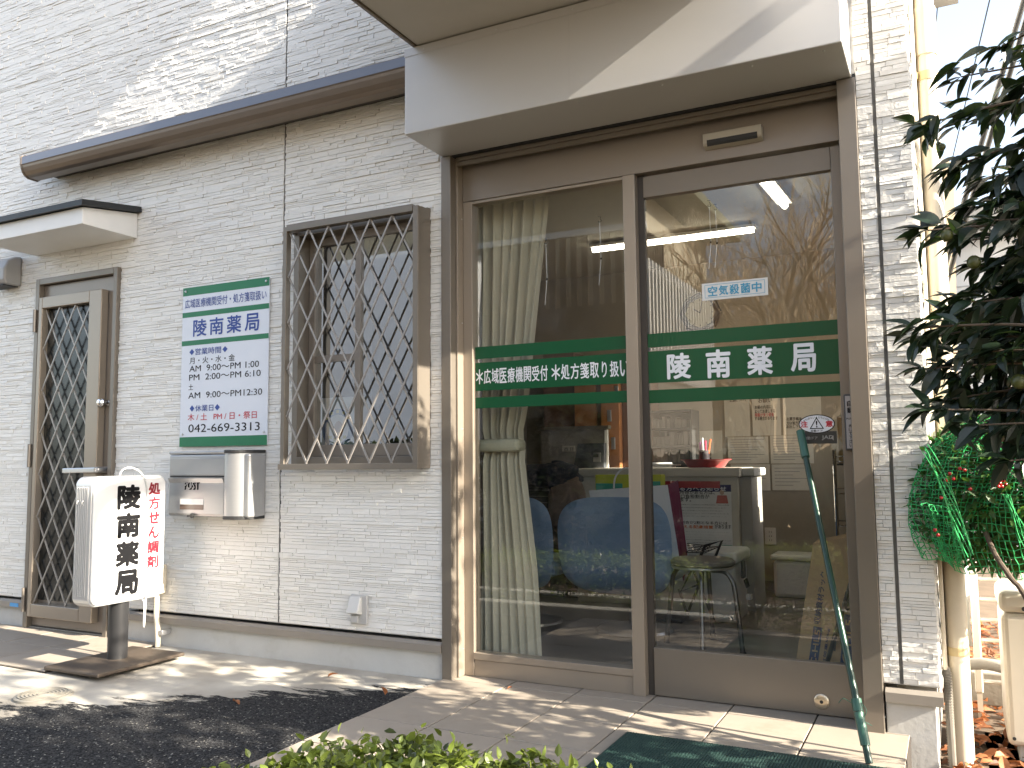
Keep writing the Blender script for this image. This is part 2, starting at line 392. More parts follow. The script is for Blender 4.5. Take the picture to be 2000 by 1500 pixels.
bld = thing('pharmacy_building', 'white stone-faced pharmacy building with brown-framed glass entrance', 'building', (-3.0, 3.0, 0.0))
DOOR = (-5.022, -4.281, -1, 2.124); WIN = (-2.962, -2.148, 0.955, 2.172); ENT = (-2.084, -0.252, -1, 2.425)
sv = MB()
HOLES = [DOOR, WIN, ENT, (-3.053, -3.045, -1, 9), (-0.198, -0.186, -1, 9), (-2.1, -0.255, 2.40, 2.80)]
v, f = bricks(-6.2, -0.070, 0.176, 4.5, HOLES, lambda x, p, z: (x, -p, z), 3); sv.add(v, f)
v, f = bricks(0.0, 0.9, 0.176, 4.5, [(0.885, 0.9, 0, 9)], lambda x, p, z: (-0.070 + p, x, z), 5); sv.add(v, f)
sv.build('stone_siding', M['siding'], bld, fixn=False)
wb = MB()
for (x0, x1, z0, z1) in [(-6.2, -5.022, .172, 5.7), (-5.022, -4.281, 2.124, 5.7), (-4.281, -2.962, .172, 5.7), (-2.962, -2.148, .172, .955), (-2.962, -2.148, 2.172, 5.7),
                         (-2.148, -2.084, .172, 5.7), (-2.084, -.252, 2.425, 5.7), (-.252, -.070, .172, 5.7)]:
    wb.box(x0, x1, 0.0, 0.12, z0, z1)
for (y0, y1, z0, z1) in [(.12, 2.18, .172, 5.7), (2.18, 2.95, .172, 1.05), (2.18, 2.95, 2.1, 5.7), (2.95, 6, .172, 5.7)]:
    wb.box(-.19, -.070, y0, y1, z0, z1)
wb.box(-6.2, -.07, 5.9, 6.0, .172, 5.7); wb.box(-6.2, -6.1, .12, 5.9, .172, 5.7)
wb.build('wall_board', M['board'], bld)
for a, b in ((-3.0525, -3.0455), (-.1975, -.1865)): B(a, b, -.0035, -.0005, .174, 4.5).build('panel_joint', M['seam'], bld)
up = MB(); up.box(-6.2, -.07, -0.008, -0.001, 4.5, 5.7); up.box(-.069, -.062, .9, 2.18, .2, 5.7); up.box(-.069, -.062, 2.95, 6, .2, 5.7); up.box(-.069, -.062, 2.18, 2.95, 2.1, 5.7); up.box(-.069, -.062, 2.18, 2.95, .2, 1.05)
up.build('plain_wall', M['plain_wall'], bld)
for a, b, d in ((-6.2, -5.03, .3), (-4.275, -2.087, .3), (-.248, -.085, 6)): B(a, b, .004, d, -.4, .13).build('foundation', M['concrete'], bld, bevel=0.004)
for a, b in ((-6.2, -5.03), (-4.275, -2.087), (-.246, -.062)):
    fl = MB().prism([(a, -.022, .112), (a, -.022, .145), (a, -.004, .158), (a, .003, .158), (a, .003, .112)], (a, 0, 0), (b, 0, 0))
    fl.build('base_flashing', bpy.data.materials.get('taupe_flashing') or mat('taupe_flashing', (0.27, 0.24, 0.205), 0.5, metal=0.2, var=0.05), bld)
B(-6.4, 0.30, -0.80, 6.3, 5.64, 5.78).build('roof_eave', M['soffit'], bld)
B(-6.4, 0.30, -0.80, 6.3, 5.785, 5.90).build('roof', M['dark_trim'], bld)
# balcony over the entrance
bal = B(-2.02, -0.56, -1.25, -0.002, 2.806, 3.79).build('balcony', M['soffit'], bld, bevel=0.006)
B(-2.035, -0.545, -1.265, -1.251, 2.815, 3.80).build('balcony_front', M['plain_wall'], bal)
B(-2.034, -2.021, -1.251, -0.014, 2.798, 2.86).build('drip_edge', M['bronze'], bal)
# lean-to eave with its gutter
ev = MB(); ev.prism([(-4.885, 0.0, 2.752), (-4.885, -.105, 2.752), (-4.885, -.105, 2.875), (-4.885, 0.0, 2.95)], (0, 0, 0), (4.885 - 2.085, 0, 0))
eave = ev.build('eave', M['dark_trim'], bld)
prof = [(-.100, 2.842), (-.196, 2.846), (-.200, 2.838), (-.214, 2.836), (-.220, 2.828), (-.220, 2.783), (-.217, 2.778), (-.214, 2.764), (-.204, 2.740), (-.188, 2.722), (-.168, 2.712), (-.110, 2.712), (-.110, 2.72), (-.100, 2.72)]
g = MB(); g.prism([(-4.92, y, z) for y, z in prof], (0, 0, 0), (4.92 - 2.087, 0, 0)); gut = g.build('gutter', M['gutter'], eave)
gc = MB(); gc.prism([(-4.934, -.16 + (y + .16) * 1.06, 2.78 + (z - 2.78) * 1.06) for y, z in prof], (0, 0, 0), (0.012, 0, 0)); gc.build('gutter_end_cap', M['gutter'], eave)
B(-4.92, -2.087, -.2215, -.2203, 2.784, 2.829).build('gutter_band', mat('bluish_grey_metal', (0.17, 0.175, 0.20), 0.32, metal=0.4), eave)
# boxed canopy over the entrance
fb = B(-2.080, -0.266, -.325, -.004, 2.408, 2.798).build('entrance_canopy', M['fascia'], bld, bevel=0.004)
fx = MB(); fx.box(-2.0805, -.2655, -.3275, -.3252, 2.762, 2.7985); fx.box(-1.292, -1.288, -.3262, -.3252, 2.409, 2.7615)
fx.build('cover_strip', M['fascia'], fb)
for x in (-1.98, -1.62, -1.27, -0.92, -0.58):
    MB().lathe((x, -.3278, 2.780), [(0.0045, 0.0), (0.003, -0.0025)], 8, 'y').build('rivet', M['silver'], fb)
for x in (-1.98, -1.62, -1.27, -0.92, -0.58, -0.33):
    MB().lathe((x, -.285, 2.4075), [(0.0045, 0.0), (0.003, -0.003)], 8, 'z').build('rivet', M['silver'], fb)
for z in (2.47, 2.60, 2.73):
    MB().lathe((-.2655, -.29, z), [(0.0045, 0.0), (0.003, 0.0025)], 8, 'x').build('rivet', M['silver'], fb)
# hood over the service door, vent hood, blue tag
hd = MB(); hd.prism([(-5.055, -.365, 2.279), (-5.055, -.365, 2.372), (-5.055, -.010, 2.425), (-5.055, -.010, 2.279)], (0, 0, 0), (.905, 0, 0))
hood = hd.build('door_hood', M['white_metal'], bld, bevel=0.003)
hr = MB(); hr.prism([(-5.085, -.395, 2.372), (-5.085, -.395, 2.404), (-5.085, -.006, 2.462), (-5.085, -.006, 2.430)], (0, 0, 0), (.965, 0, 0))
hr.build('hood_roof', mat('black_hood_roof', (0.018, 0.020, 0.022), 0.5, var=0.1), hood)
vh = MB(); prof = [(-.008, 2.10), (-.11, 2.10), (-.125, 2.13), (-.125, 2.20), (-.10, 2.255), (-.05, 2.285), (-.008, 2.29)]
vh.prism([(-5.40, y, z) for y, z in prof], (0, 0, 0), (.205, 0, 0)); vent = vh.build('vent_hood', mat('grey_vent', (0.33, 0.32, 0.31), 0.45, metal=0.2), bld, bevel=0.012)
B(-5.385, -5.21, -.118, -.02, 2.094, 2.099).build('vent_louvre', M['black'], vent)
B(-5.155, -5.075, -.0245, -.0228, .118, .140).build('blue_tag', mat('blue_sticker', (0.06, 0.30, 0.62), 0.4, var=0.1), bld)

# ---- service door with lattice grille
sd = thing('service_door', None, None, (0, 0, 0)); sd.parent = bld; sd.location = Vector((-4.65, 0, 0)) - bld.location
fr = MB(); fr.box(-5.021, -4.985, -.030, .05, -.02, 2.123); fr.box(-4.316, -4.282, -.030, .05, -.02, 2.123); fr.box(-4.985, -4.316, -.030, .05, 2.085, 2.123); fr.box(-4.985, -4.316, -.016, .05, -.03, .012)
fr.build('frame', M['bronze'], sd, bevel=0.003)
lf = MB(); lf.box(-4.982, -4.320, .004, .045, .014, 2.083); leafo = lf.build('door_leaf', M['bronze2'], sd, bevel=0.003)
B(-4.930, -4.500, .0005, .003, .17, 1.93).build('glass', M['frost'], sd)
lg = MB(); Y0 = -.030
lg.box(-4.962, -4.930, -.045, .002, .075, 2.000); lg.box(-4.500, -4.392, -.045, .002, .075, 2.000); lg.box(-4.930, -4.500, -.045, .002, 1.930, 2.000); lg.box(-4.930, -4.500, -.045, .002, .075, .150)
grf = lg.build('lattice_frame', M['jamb'], sd, bevel=0.004)
def lattice(x0, x1, z0, z1, w, h, y, wid, thick):
    a, b = MB(), MB()
    s = h / w
    k = -int((z1 - z0) / h) - 2
    while k < int((x1 - x0) / w) + int((z1 - z0) / h) + 3:
        for sg, mb, yy in ((1, a, y), (-1, b, y - thick * 1.15)):
            # line z = z1 - s*(x-xk)*sg
            xk = x0 + k * w; pts = []
            for x in (x0, x1):
                z = z1 - sg * s * (x - xk)
                pts.append((x, z))
            (xa, za), (xb, zb) = pts
            def clip(xa, za, xb, zb):
                t0, t1 = 0, 1
                for p, q in ((-(zb - za), za - z0), (zb - za, z1 - za)):
                    if abs(p) < 1e-9:
                        if q < 0: return None
                        continue
                    r = q / p
                    if p < 0: t0 = max(t0, r)
                    else: t1 = min(t1, r)
                if t1 - t0 < 0.01: return None
                return (xa + t0 * (xb - xa), za + t0 * (zb - za), xa + t1 * (xb - xa), za + t1 * (zb - za))
            c = clip(xa, za, xb, zb)
            if c: mb.bar((c[0], yy, c[1]), (c[2], yy, c[3]), thick, wid, up=(0, 0, 1))
        k += 1
    a.add(b.v, b.f); return a
lattice(-4.930, -4.500, .150, 1.930, .1433, .2543, -.020, .009, .006).build('lattice', mat('pale_grey_bar', (0.35, 0.325, 0.30), 0.38, metal=0.4), sd)
hl = MB(); hl.tube([(-4.353, .002, .942), (-4.353, -.075, .942)], .018, 14); hl.bar((-4.345, -.078, .942), (-4.625, -.082, .938), .020, .030)
hl.build('lever_handle', M['silver'], sd, bevel=0.006)
kn = MB(); kn.lathe((-4.372, -.030, 1.33), [(.016, .036), (.018, .03), (.011, .02), (.012, .008), (.024, -.004), (.026, -.014), (.018, -.026), (.006, -.029)], 18, 'y'); kn.build('knob', M['chrome'], sd, smooth=True)
for z in (.17, 1.03, 1.86):
    MB().tube([(-5.004, -.040, z - .07), (-5.004, -.040, z + .07)], .011, 10).build('hinge', M['bronze2'], sd)
for x in (-4.90, -4.50):
    MB().box(x - .03, x + .03, -.004, .004, .060, .074).build('bottom_clip', M['jamb'], sd, bevel=0.002)

# ---- lattice window
wn = thing('lattice_window', None, None, (0, 0, 0)); wn.parent = bld; wn.location = Vector((-2.55, 0, 0.95)) - bld.location
fr = MB(); fr.box(-2.961, -2.925, -.028, .11, .956, 2.171); fr.box(-2.185, -2.149, -.028, .11, .956, 2.171); fr.box(-2.925, -2.185, -.028, .11, 2.130, 2.171); fr.box(-2.925, -2.185, -.034, .11, .956, 1.000)
fr.build('frame', M['bronze'], wn, bevel=0.003)
def sash(x0, x1, y, sm):
    s = MB(); w = .036
    s.box(x0, x0 + w, y, y + .03, 1.001, 2.129); s.box(x1 - w, x1, y, y + .03, 1.001, 2.129); s.box(x0 + w, x1 - w, y, y + .03, 2.085, 2.129); s.box(x0 + w, x1 - w, y, y + .03, 1.001, 1.060)
    so_ = s.build('sash', M['bronze2'], wn, bevel=0.002)
    MB().quad((x0 + w, y + .012, 1.06), (x1 - w, y + .012, 1.06), (x1 - w, y + .012, 2.085), (x0 + w, y + .012, 2.085)).build('glass', M['win_glass'], wn)
    return so_
sash(-2.600, -2.186, .012, 0); s2 = sash(-2.924, -2.545, .052, 0)
B(-2.888, -2.581, .056, .064, 1.48, 1.515).build('middle_rail', M['bronze2'], wn)
gr = MB(); gr.box(-2.958, -2.935, -.112, -.078, .952, 2.160); gr.box(-2.178, -2.150, -.112, -.078, .952, 2.160); gr.box(-2.935, -2.178, -.116, -.074, 2.134, 2.168); gr.box(-2.965, -2.146, -.120, -.074, .938, .966)
for x0, x1 in ((-2.956, -2.938), (-2.168, -2.151)):
    for z0, z1 in ((2.136, 2.164), (.942, .962), ): gr.box(x0, x1, -.078, -.003, z0, z1)
gr.box(-2.150, -2.1475, -.108, -.003, .954, 2.158)
gr.build('grille_frame', M['bronze'], wn, bevel=0.002)
lattice(-2.932, -2.178, .966, 2.134, .1257, .2336, -.092, .0085, .006).build('lattice', bpy.data.materials['pale_grey_bar'], wn)
# dark store room behind the window
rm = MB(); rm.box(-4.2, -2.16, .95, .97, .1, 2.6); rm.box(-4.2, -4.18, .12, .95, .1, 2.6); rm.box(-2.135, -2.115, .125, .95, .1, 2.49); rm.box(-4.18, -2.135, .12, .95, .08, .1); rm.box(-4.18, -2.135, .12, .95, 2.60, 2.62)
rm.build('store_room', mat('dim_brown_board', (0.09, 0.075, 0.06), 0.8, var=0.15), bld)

# ---- waiting room
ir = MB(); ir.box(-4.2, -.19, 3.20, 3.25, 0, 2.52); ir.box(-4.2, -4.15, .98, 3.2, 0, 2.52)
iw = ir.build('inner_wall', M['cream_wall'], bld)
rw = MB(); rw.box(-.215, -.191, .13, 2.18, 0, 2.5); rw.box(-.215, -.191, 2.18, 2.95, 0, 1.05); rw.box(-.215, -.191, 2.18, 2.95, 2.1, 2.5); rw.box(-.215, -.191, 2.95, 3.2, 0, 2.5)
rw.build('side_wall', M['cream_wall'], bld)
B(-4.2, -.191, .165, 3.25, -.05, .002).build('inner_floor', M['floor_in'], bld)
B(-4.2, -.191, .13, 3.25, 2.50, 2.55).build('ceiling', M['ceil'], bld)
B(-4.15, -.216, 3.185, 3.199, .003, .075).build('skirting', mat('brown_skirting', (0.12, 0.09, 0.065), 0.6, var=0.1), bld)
# ================================================================== entrance
en = thing('entrance_door', None, None, (0, 0, 0)); en.parent = bld; en.location = Vector((-1.2, 0.1, 0)) - bld.location
YD, YL = 0.100, 0.130                                   # fixed pane plane / sliding leaf plane
# portal with the shutter slots
B(-2.083, -2.031, -.016, .030, -.012, 2.405).build('portal_column', M['bronze'], en, bevel=0.003)
B(-.320, -.253, -.016, .175, -.012, 2.405).build('portal_column', M['bronze'], en, bevel=0.003)
jb = MB(); jb.box(-2.083, -2.023, .034, .155, .001, 2.405); jb.build('jamb', M['jamb'], en, bevel=0.002)
for z in (.12, .62, 1.12, 1.62, 2.12): MB().lathe((-2.0228, .075, z), [(.004, 0), (.003, .0015)], 8, 'x').build('screw', M['silver'], en)
for z in (.05, .35, 1.05, 1.95): MB().lathe((-.2528, .01, z), [(.004, 0), (.003, .0015)], 8, 'x').build('screw', M['silver'], en)
# shutter box lip, head panel
hp = MB(); hp.box(-2.022, -.321, .084, .155, 2.205, 2.385); hp.build('head_panel', M['bronze2'], en, bevel=0.002)
hb = MB(); hb.box(-2.022, -.321, .020, .060, 2.386, 2.404); hb.box(-2.022, -.321, .030, .045, 2.365, 2.386); hb.build('shutter_bar', M['bronze'], en, bevel=0.002)
B(-2.083, -.252, -.002, .16, 2.4055, 2.42).build('shutter_slot', M['black'], en)
# fixed side
xi = -2.0225
ff = MB()
ff.box(xi, -1.974, .086, .155, .001, 2.204)                      # left stile
ff.box(-1.217, -1.163, .080, .155, .001, 2.204)                  # centre mullion
ff.box(-1.974, -1.217, .090, .150, .001, .074)                   # kick panel
ff.box(-1.974, -1.217, .084, .150, .0755, .106)                  # ledge
ff.box(-1.974, -1.217, .090, .150, 2.190, 2.204)
ff.build('fixed_frame', M['jamb'], en, bevel=0.002)
B(-1.163, -1.135, .122, .155, .001, 2.204).build('dark_reveal', mat('dark_brown_gasket', (0.05, 0.042, 0.035), 0.5, var=0.1), en)
gq = lambda x0, x1, y, z0, z1: MB().quad((x0, y, z0), (x1, y, z0), (x1, y, z1), (x0, y, z1))
gq(-1.974, -1.217, YD + .014, .106, 2.190).build('fixed_pane', M['door_glass'], en)
# sliding leaf
sx1 = -.366
sf = MB()
sf.box(sx1, -.321, .112, .150, .004, 2.196)
sf.box(-1.135, sx1, .112, .150, 2.102, 2.196)
sf.box(-1.135, sx1, .112, .150, .004, .196)
sf.build('sliding_leaf', M['bronze'], en, bevel=0.002)
gq(-1.135, sx1, YL, .196, 2.102).build('sliding_pane', M['door_glass'], en)
lk = MB(); cx, _, cz = P(1605, 1370, y=.111); lk.lathe((cx, .1115, cz), [(.028, 0), (.028, -.003), (.024, -.006), (.009, -.006), (.009, -.009)], 24, 'y'); lk.build('lock', mat('brass_lock', (0.62, 0.52, 0.38), 0.3, metal=0.8), en, smooth=True)
lk2 = MB(); lk2.lathe((cx, .1020, cz), [(.0065, 0), (.0065, -.001)], 12, 'y'); lk2.build('keyhole', M['black'], en)
sb = MB(); sb.prism([(-.852, .083, 2.252), (-.852, .052, 2.262), (-.852, .045, 2.272), (-.852, .045, 2.312), (-.852, .083, 2.318)], (0, 0, 0), (.238, 0, 0)); sens = sb.build('door_sensor', mat('beige_sensor', (0.40, 0.36, 0.29), 0.4, var=0.03), en, bevel=0.003)
sg = MB(); sg.prism([(-.835, .0505, 2.258), (-.835, .044, 2.268), (-.835, .044, 2.283), (-.835, .0505, 2.283)], (0, 0, 0), (.204, 0, 0)); sg.build('sensor_window', M['black'], en)
# green bands and white lettering on the panes (stuck on the outside)
def band(x0, x1, y, zs, name='green_band'):
    for z0, z1 in zs: MB().quad((x0, y, z0), (x1, y, z0), (x1, y, z1), (x0, y, z1)).build(name, M['green_vinyl'], en)
ZB = [(1.449, 1.506), (1.299, 1.431), (1.217, 1.268)]
band(-1.9735, -1.2175, YD + .0115, ZB)
ZL = [(1.449, 1.508), (1.296, 1.432), (1.210, 1.266)]
band(-1.1345, sx1 - .0005, YL - .0025, ZL)
t1 = MB()
def px_text(mb, body, tl, br, y, bold=0.0, dx=0.0):
    a = P(*tl, y=y); b = P(*br, y=y)
    return text_into(mb, body, (a[0], y, b[2]), UX, UZ, b[0] - a[0], a[2] - b[2], bold)
yt = YD + .0105
def row_text(mb, chars, x0, x1, z0, z1, y, bold, fill=0.9):
    n = len(chars); w = (x1 - x0) / n
    for i, ch in enumerate(chars):
        if ch in ' 　': continue
        k = 0.55 if ch == 'り' else 1.0
        text_into(mb, ch, (x0 + i * w + w * (1 - fill * k) / 2, y, z0), UX, UZ, w * fill * k, z1 - z0, bold)
ax = P(929, 735, y=yt)[0]; bx = P(1230, 735, y=yt)[0]
row_text(t1, '＊広域医療機関受付', ax, ax + (bx - ax) * .493, 1.330, 1.400, yt, .022)
row_text(t1, '＊処方箋取り扱い', ax + (bx - ax) * .512, bx, 1.330, 1.400, yt, .022)
t1.build('lettering', M['ink_white'], en)
t2 = MB(); yt = YL - .0035
for ch, (a, b) in zip('陵南薬局', (((1302, 691), (1350, 739)), ((1378, 684), (1428, 737)), ((1458, 678), (1510, 731)), ((1543, 672), (1595, 725)))):
    px_text(MB(), ch, a, b, yt, .032).build('lettering', M['ink_white'], en)
# air notice
na = P(1371, 553, y=YL + .002); nb = P(1501, 580, y=YL + .002); zc = (na[2] + nb[2]) / 2 + .002
nt_ = MB(); x0, x1 = na[0], nb[0]; z0, z1 = zc - .036, zc + .036; yy = YL - .0015
nt_.quad((x0, yy, z0), (x1, yy, z0), (x1, yy, z1), (x0, yy, z1)); no = nt_.build('air_notice', M['paper'], en)
tn = MB(); yy -= .001; row_text(tn, '空気殺菌中', x0 + .022, x1 - .022, z0 + .016, z1 - .014, yy, .022, .88)
for a, b, c, d in ((x0 + .012, x1 - .012, z1 - .009, z1 - .0075), (x0 + .012, x1 - .012, z0 + .0095, z0 + .011), (x0 + .012, x0 + .0135, z0 + .011, z1 - .009), (x1 - .0135, x1 - .012, z0 + .011, z1 - .009)):
    tn.quad((a, yy, c), (b, yy, c), (b, yy, d), (a, yy, d))
tn.build('lettering', M['ink_cyan'], en)
# caution oval
c = P(1595, 828, y=YL - .002); rx = (P(1631, 828, y=YL - .002)[0] - P(1560, 828, y=YL - .002)[0]) / 2; rz = .037
def disc(mb, cx, y, cz, rx, rz, n=40): return mb.add([(cx + rx * math.cos(2 * math.pi * i / n), y, cz + rz * math.sin(2 * math.pi * i / n)) for i in range(n)], [tuple(range(n))])
y = YL - .002
disc(MB(), c[0], y, c[2], rx, rz).build('caution_sticker', M['ink_black'], en)
disc(MB(), c[0], y - .0006, c[2], rx - .0035, rz - .0035).build('sticker_face', M['ink_white'], en)
tb = MB(); y2 = y - .0012
def ring_tri(mb, cx, cz, s, w):
    o_ = [(cx - s, cz - s * .72), (cx + s, cz - s * .72), (cx, cz + s * 1.0)]; g0 = (sum(p[0] for p in o_) / 3, sum(p[1] for p in o_) / 3)
    i_ = [(g0[0] + (p[0] - g0[0]) * (1 - w), g0[1] + (p[1] - g0[1]) * (1 - w)) for p in o_]
    for k in range(3):
        l = (k + 1) % 3
        mb.quad((o_[k][0], y2, o_[k][1]), (o_[l][0], y2, o_[l][1]), (i_[l][0], y2, i_[l][1]), (i_[k][0], y2, i_[k][1]))
ring_tri(tb, c[0], c[2], .027, .22)
text_into(tb, '!', (c[0] - .003, y2, c[2] - .014), UX, UZ, .006, .027, .02)
text_into(tb, '自動ドア', (c[0] - .022, y2, c[2] - .031), UX, UZ, .044, .0085, .01)
arc = 'かけ込まない★立ち止らない'
for i, ch in enumerate(arc):
    a = R(152 - i * (124 / (len(arc) - 1))); px_, pz_ = c[0] + (rx - .014) * math.cos(a), c[2] + (rz - .011) * math.sin(a)
    th = math.atan2(-(rx - .014) * math.cos(a) * (rz / rx) ** 1, (rz - .011) * math.sin(a) * 1.0) * 0.55
    ux = Vector((math.cos(th), 0, math.sin(th))); uz = Vector((-math.sin(th), 0, math.cos(th)))
    text_into(tb, ch, Vector((px_, y2, pz_)) - ux * .004 - uz * .004, ux, uz, .008, .008, .0)
tb.build('lettering', M['ink_black'], en)
for ch, dx in (('注', -.060), ('意', .033)): text_into(MB(), ch, (c[0] + dx, y2, c[2] - .013), UX, UZ, .027, .025, .035).build('lettering', M['ink_red'], en)
a = P(1561, 845, y=YL - .002); b = P(1635, 865, y=YL - .002)
jd = MB(); x0, x1, z1, z0 = a[0], b[0], a[2] + .003, b[2] - .002; jd.quad((x0, y, z0), (x1, y, z0), (x1, y, z1), (x0, y, z1)); jd.build('maker_plate', mat('charcoal_plate', (0.035, 0.034, 0.03), 0.4), en)
jt = MB(); text_into(jt, 'JAD', (x0 + .083, y2, z0 + .013), UX, UZ, .044, .019, .03); text_into(jt, '自動ドア', (x0 + .018, y2, z0 + .016), UX, UZ, .05, .013, .01)
jt.add([(x1 - .012, y2, z0 + .012), (x1 - .012, y2, z0 + .032), (x1 - .022, y2, z0 + .022)], [(0, 1, 2)]); jt.build('lettering', mat('grey_print', (0.30, 0.30, 0.28), 0.5), en)
# touch switch
a = P(1648, 770, y=.10); b = P(1671, 880, y=.10)
x0, x1, z0, z1 = a[0] - .001, a[0] + .045, b[2], a[2]
swb = B(x0, x1, .088, .1115, z0, z1).build('touch_switch', mat('dark_switch_rim', (0.05, 0.05, 0.055), 0.4), en, bevel=0.006)
B(x0 + .006, x1 - .010, .0862, .0879, z0 + .008, z1 - .008).build('switch_plate', mat('grey_switch_plate', (0.36, 0.36, 0.38), 0.35, metal=0.3), en)
st = MB(); ys = .0855; xc = (x0 + x1) / 2 - .002; H = z1 - z0
for i, ch in enumerate('自動'): text_into(st, ch, (xc - .009, ys, z1 - .048 - i * .026), UX, UZ, .018, .022, .02)
text_into(st, 'PUSH', (xc - .013, ys, z1 - .098), UX, UZ, .026, .007, .02)
for i, ch in enumerate('押して下さい'): text_into(st, ch, (xc - .006, ys, z1 - .128 - i * .0145), UX, UZ, .012, .012, .01)
st.build('lettering', M['ink_black'], en)

# ---- pipes at the corner
dn = MB(); dn.tube([(-.010, .155, -.13), (-.010, .155, 2.60)], .036, 20); dn.tube([(-.010, .155, 2.66), (-.010, .155, 5.6)], .036, 20)
dpipe = dn.build('downpipe', M['cream_pvc'], bld, smooth=True)
MB().tube([(-.010, .155, 2.50), (-.010, .155, 2.69)], .041, 20).build('pipe_socket', M['cream_pvc'], dpipe, smooth=True)
MB().tube([(-.010, .155, .26), (-.010, .155, .29)], .0385, 20).build('pipe_band', M['beige_band'], dpipe, smooth=True)
MB().tube([(-.010, .155, 2.40), (-.010, .155, 2.435)], .0385, 20).build('pipe_band', M['beige_band'], dpipe, smooth=True)
B(-.058, -.040, .115, .20, 2.405, 2.43).build('pipe_clip', M['beige_band'], dpipe)
du = B(-.0605, -.046, .085, .195, .215, 5.6).build('duct_cover', M['cream_pvc'], bld, bevel=0.006)
hz = MB(); hz.tube([(-.050, .11, .22), (-.048, .105, .10), (-.046, .10, -.02), (-.045, .10, -.12)], .013, 10); hz.build('drain_hose', mat('ribbed_hose', (0.16, 0.145, 0.12), 0.6), du)
rb = MB()
for i in range(34): rb.tube([(-.047, .104, .205 - i * .0095), (-.047, .104, .201 - i * .0095)], .0145, 8)
rb.build('hose_ribs', bpy.data.materials['ribbed_hose'], du)

# ================================================================== things on the front wall
ws = thing('wall_sign', 'white and green pharmacy hours sign screwed to the stone wall', 'sign', (-3.445, -.014, 1.5))
X0, X1, Z0, Z1 = -3.757, -3.130, 1.064, 1.942
B(X0, X1, -.0175, -.0125, Z0, Z1).build('panel', M['sign_white'], ws)
gb = MB(); yb = -.0182
H = Z1 - Z0
def zf(t): return Z1 - t * H
for a, b in ((0, .052), (.158, .190), (.338, .369), (.940, 1.0)): MB().quad((X0, yb, zf(b)), (X1, yb, zf(b)), (X1, yb, zf(a)), (X0, yb, zf(a))).build('green_band', M['sign_green'], ws)
Wd = X1 - X0
def st_(mb, s_, xa, xb, ta, tb_, bold=0.0, row=False, fill=.92):
    x0_, x1_ = X0 + xa * Wd, X0 + xb * Wd
    if row: row_text(mb, s_, x0_, x1_, zf(tb_), zf(ta), -.0188, bold, fill)
    else: text_into(mb, s_, (x0_, -.0188, zf(tb_)), UX, UZ, x1_ - x0_, zf(ta) - zf(tb_), bold)
tb_ = MB()
st_(tb_, '広域医療機関受付・処方箋取扱い', .03, .97, .075, .132, .002)
for i, ch in enumerate('陵南薬局'): st_(tb_, ch, (.135, .33, .53, .735)[i], (.295, .49, .695, .895)[i], .208, .316, .018)
st_(tb_, '◆', .095, .155, .392, .430); st_(tb_, '営業時間', .165, .47, .390, .432, .006); st_(tb_, '◆', .485, .545, .392, .430)
st_(tb_, '◆', .115, .17, .744, .784); st_(tb_, '休業日', .18, .395, .744, .784, .006); st_(tb_, '◆', .41, .47, .744, .784)
tb_.build('lettering', M['ink_blue'], ws)
tk = MB()
st_(tk, '月・火・水・金', .10, .63, .445, .487, .0)
st_(tk, 'AM  9:00～PM 1:00', .10, .90, .497, .535); st_(tk, 'PM  2:00～PM 6:10', .10, .92, .552, .590)
st_(tk, '土', .095, .15, .612, .648); st_(tk, 'AM  9:00～PM12:30', .095, .94, .664, .702)
st_(tk, '042-669-3313', .105, .92, .862, .912)
tk.build('lettering', M['ink_black'], ws)
tr2 = MB(); st_(tr2, '木 / 土   PM / 日・祭日', .095, .885, .796, .840, .004); tr2.build('lettering', M['ink_red'], ws)
for x in (X0 + .022, X1 - .022):
    for z in (Z0 + .068, Z1 - .02):
        MB().lathe((x, -.0178, z), [(.007, 0), (.006, -.004), (.003, -.005)], 12, 'y').build('screw', M['silver'], ws, smooth=True)

# mailbox
mbx = thing('mailbox', 'silver metal letterbox lettered POST under the wall sign', 'mailbox', (-3.44, -.05, .69))
B(-3.705, -3.140, -.130, -.012, .700, 1.020).build('body', mat('brushed_silver', (0.37, 0.37, 0.37), 0.36, metal=0.5, var=0.03, stretch=(2, 1, 20)), mbx, bevel=0.010)
BS = bpy.data.materials['brushed_silver']
B(-3.690, -3.300, -.137, -.1305, .912, 1.000).build('inlet_flap', mat('darker_silver', (0.33, 0.33, 0.33), 0.35, metal=0.6), mbx, bevel=0.002)
B(-3.690, -3.300, -.1345, -.1305, .902, .909).build('slot', M['black'], mbx)
fd = MB(); fd.prism([(-3.690, -.131, .712), (-3.690, -.138, .712), (-3.690, -.138, .872), (-3.690, -.152, .898), (-3.690, -.131, .900)], (0, 0, 0), (.390, 0, 0)); fd.build('door', BS, mbx, bevel=0.003)
cv = MB(); n = 10; pr = [(-3.286 + .146 * (0 if i == 0 else 0), 0, 0) for i in range(1)]
prof = [(-3.288, -.012), (-3.288, -.150), (-3.270, -.160)] + [(-3.250 + .105 * math.sin(R(90 * i / 8)), -.160 + .100 * (1 - math.cos(R(90 * i / 8)))) for i in range(9)] + [(-3.143, -.012)]
cv.prism([(x, y, .708) for x, y in prof], (0, 0, 0), (0, 0, .315)); cv.build('side_cover', BS, mbx, smooth=True)
for z0, z1 in ((1.0235, 1.040), (.690, .7075)):
    k = MB(); k.prism([(-3.2155 + (x + 3.2155) * 1.03, y * 1.03, z0) for x, y in prof], (0, 0, 0), (0, 0, z1 - z0)); k.build('end_cap', M['black'], mbx, bevel=0.003)
B(-3.708, -3.290, -.132, -.012, 1.0215, 1.038).build('lid', BS, mbx, bevel=0.006)
B(-3.606, -3.440, -.1395, -.1383, .735, .760).build('window', mat('brown_window', (0.13, 0.09, 0.07), 0.2), mbx)
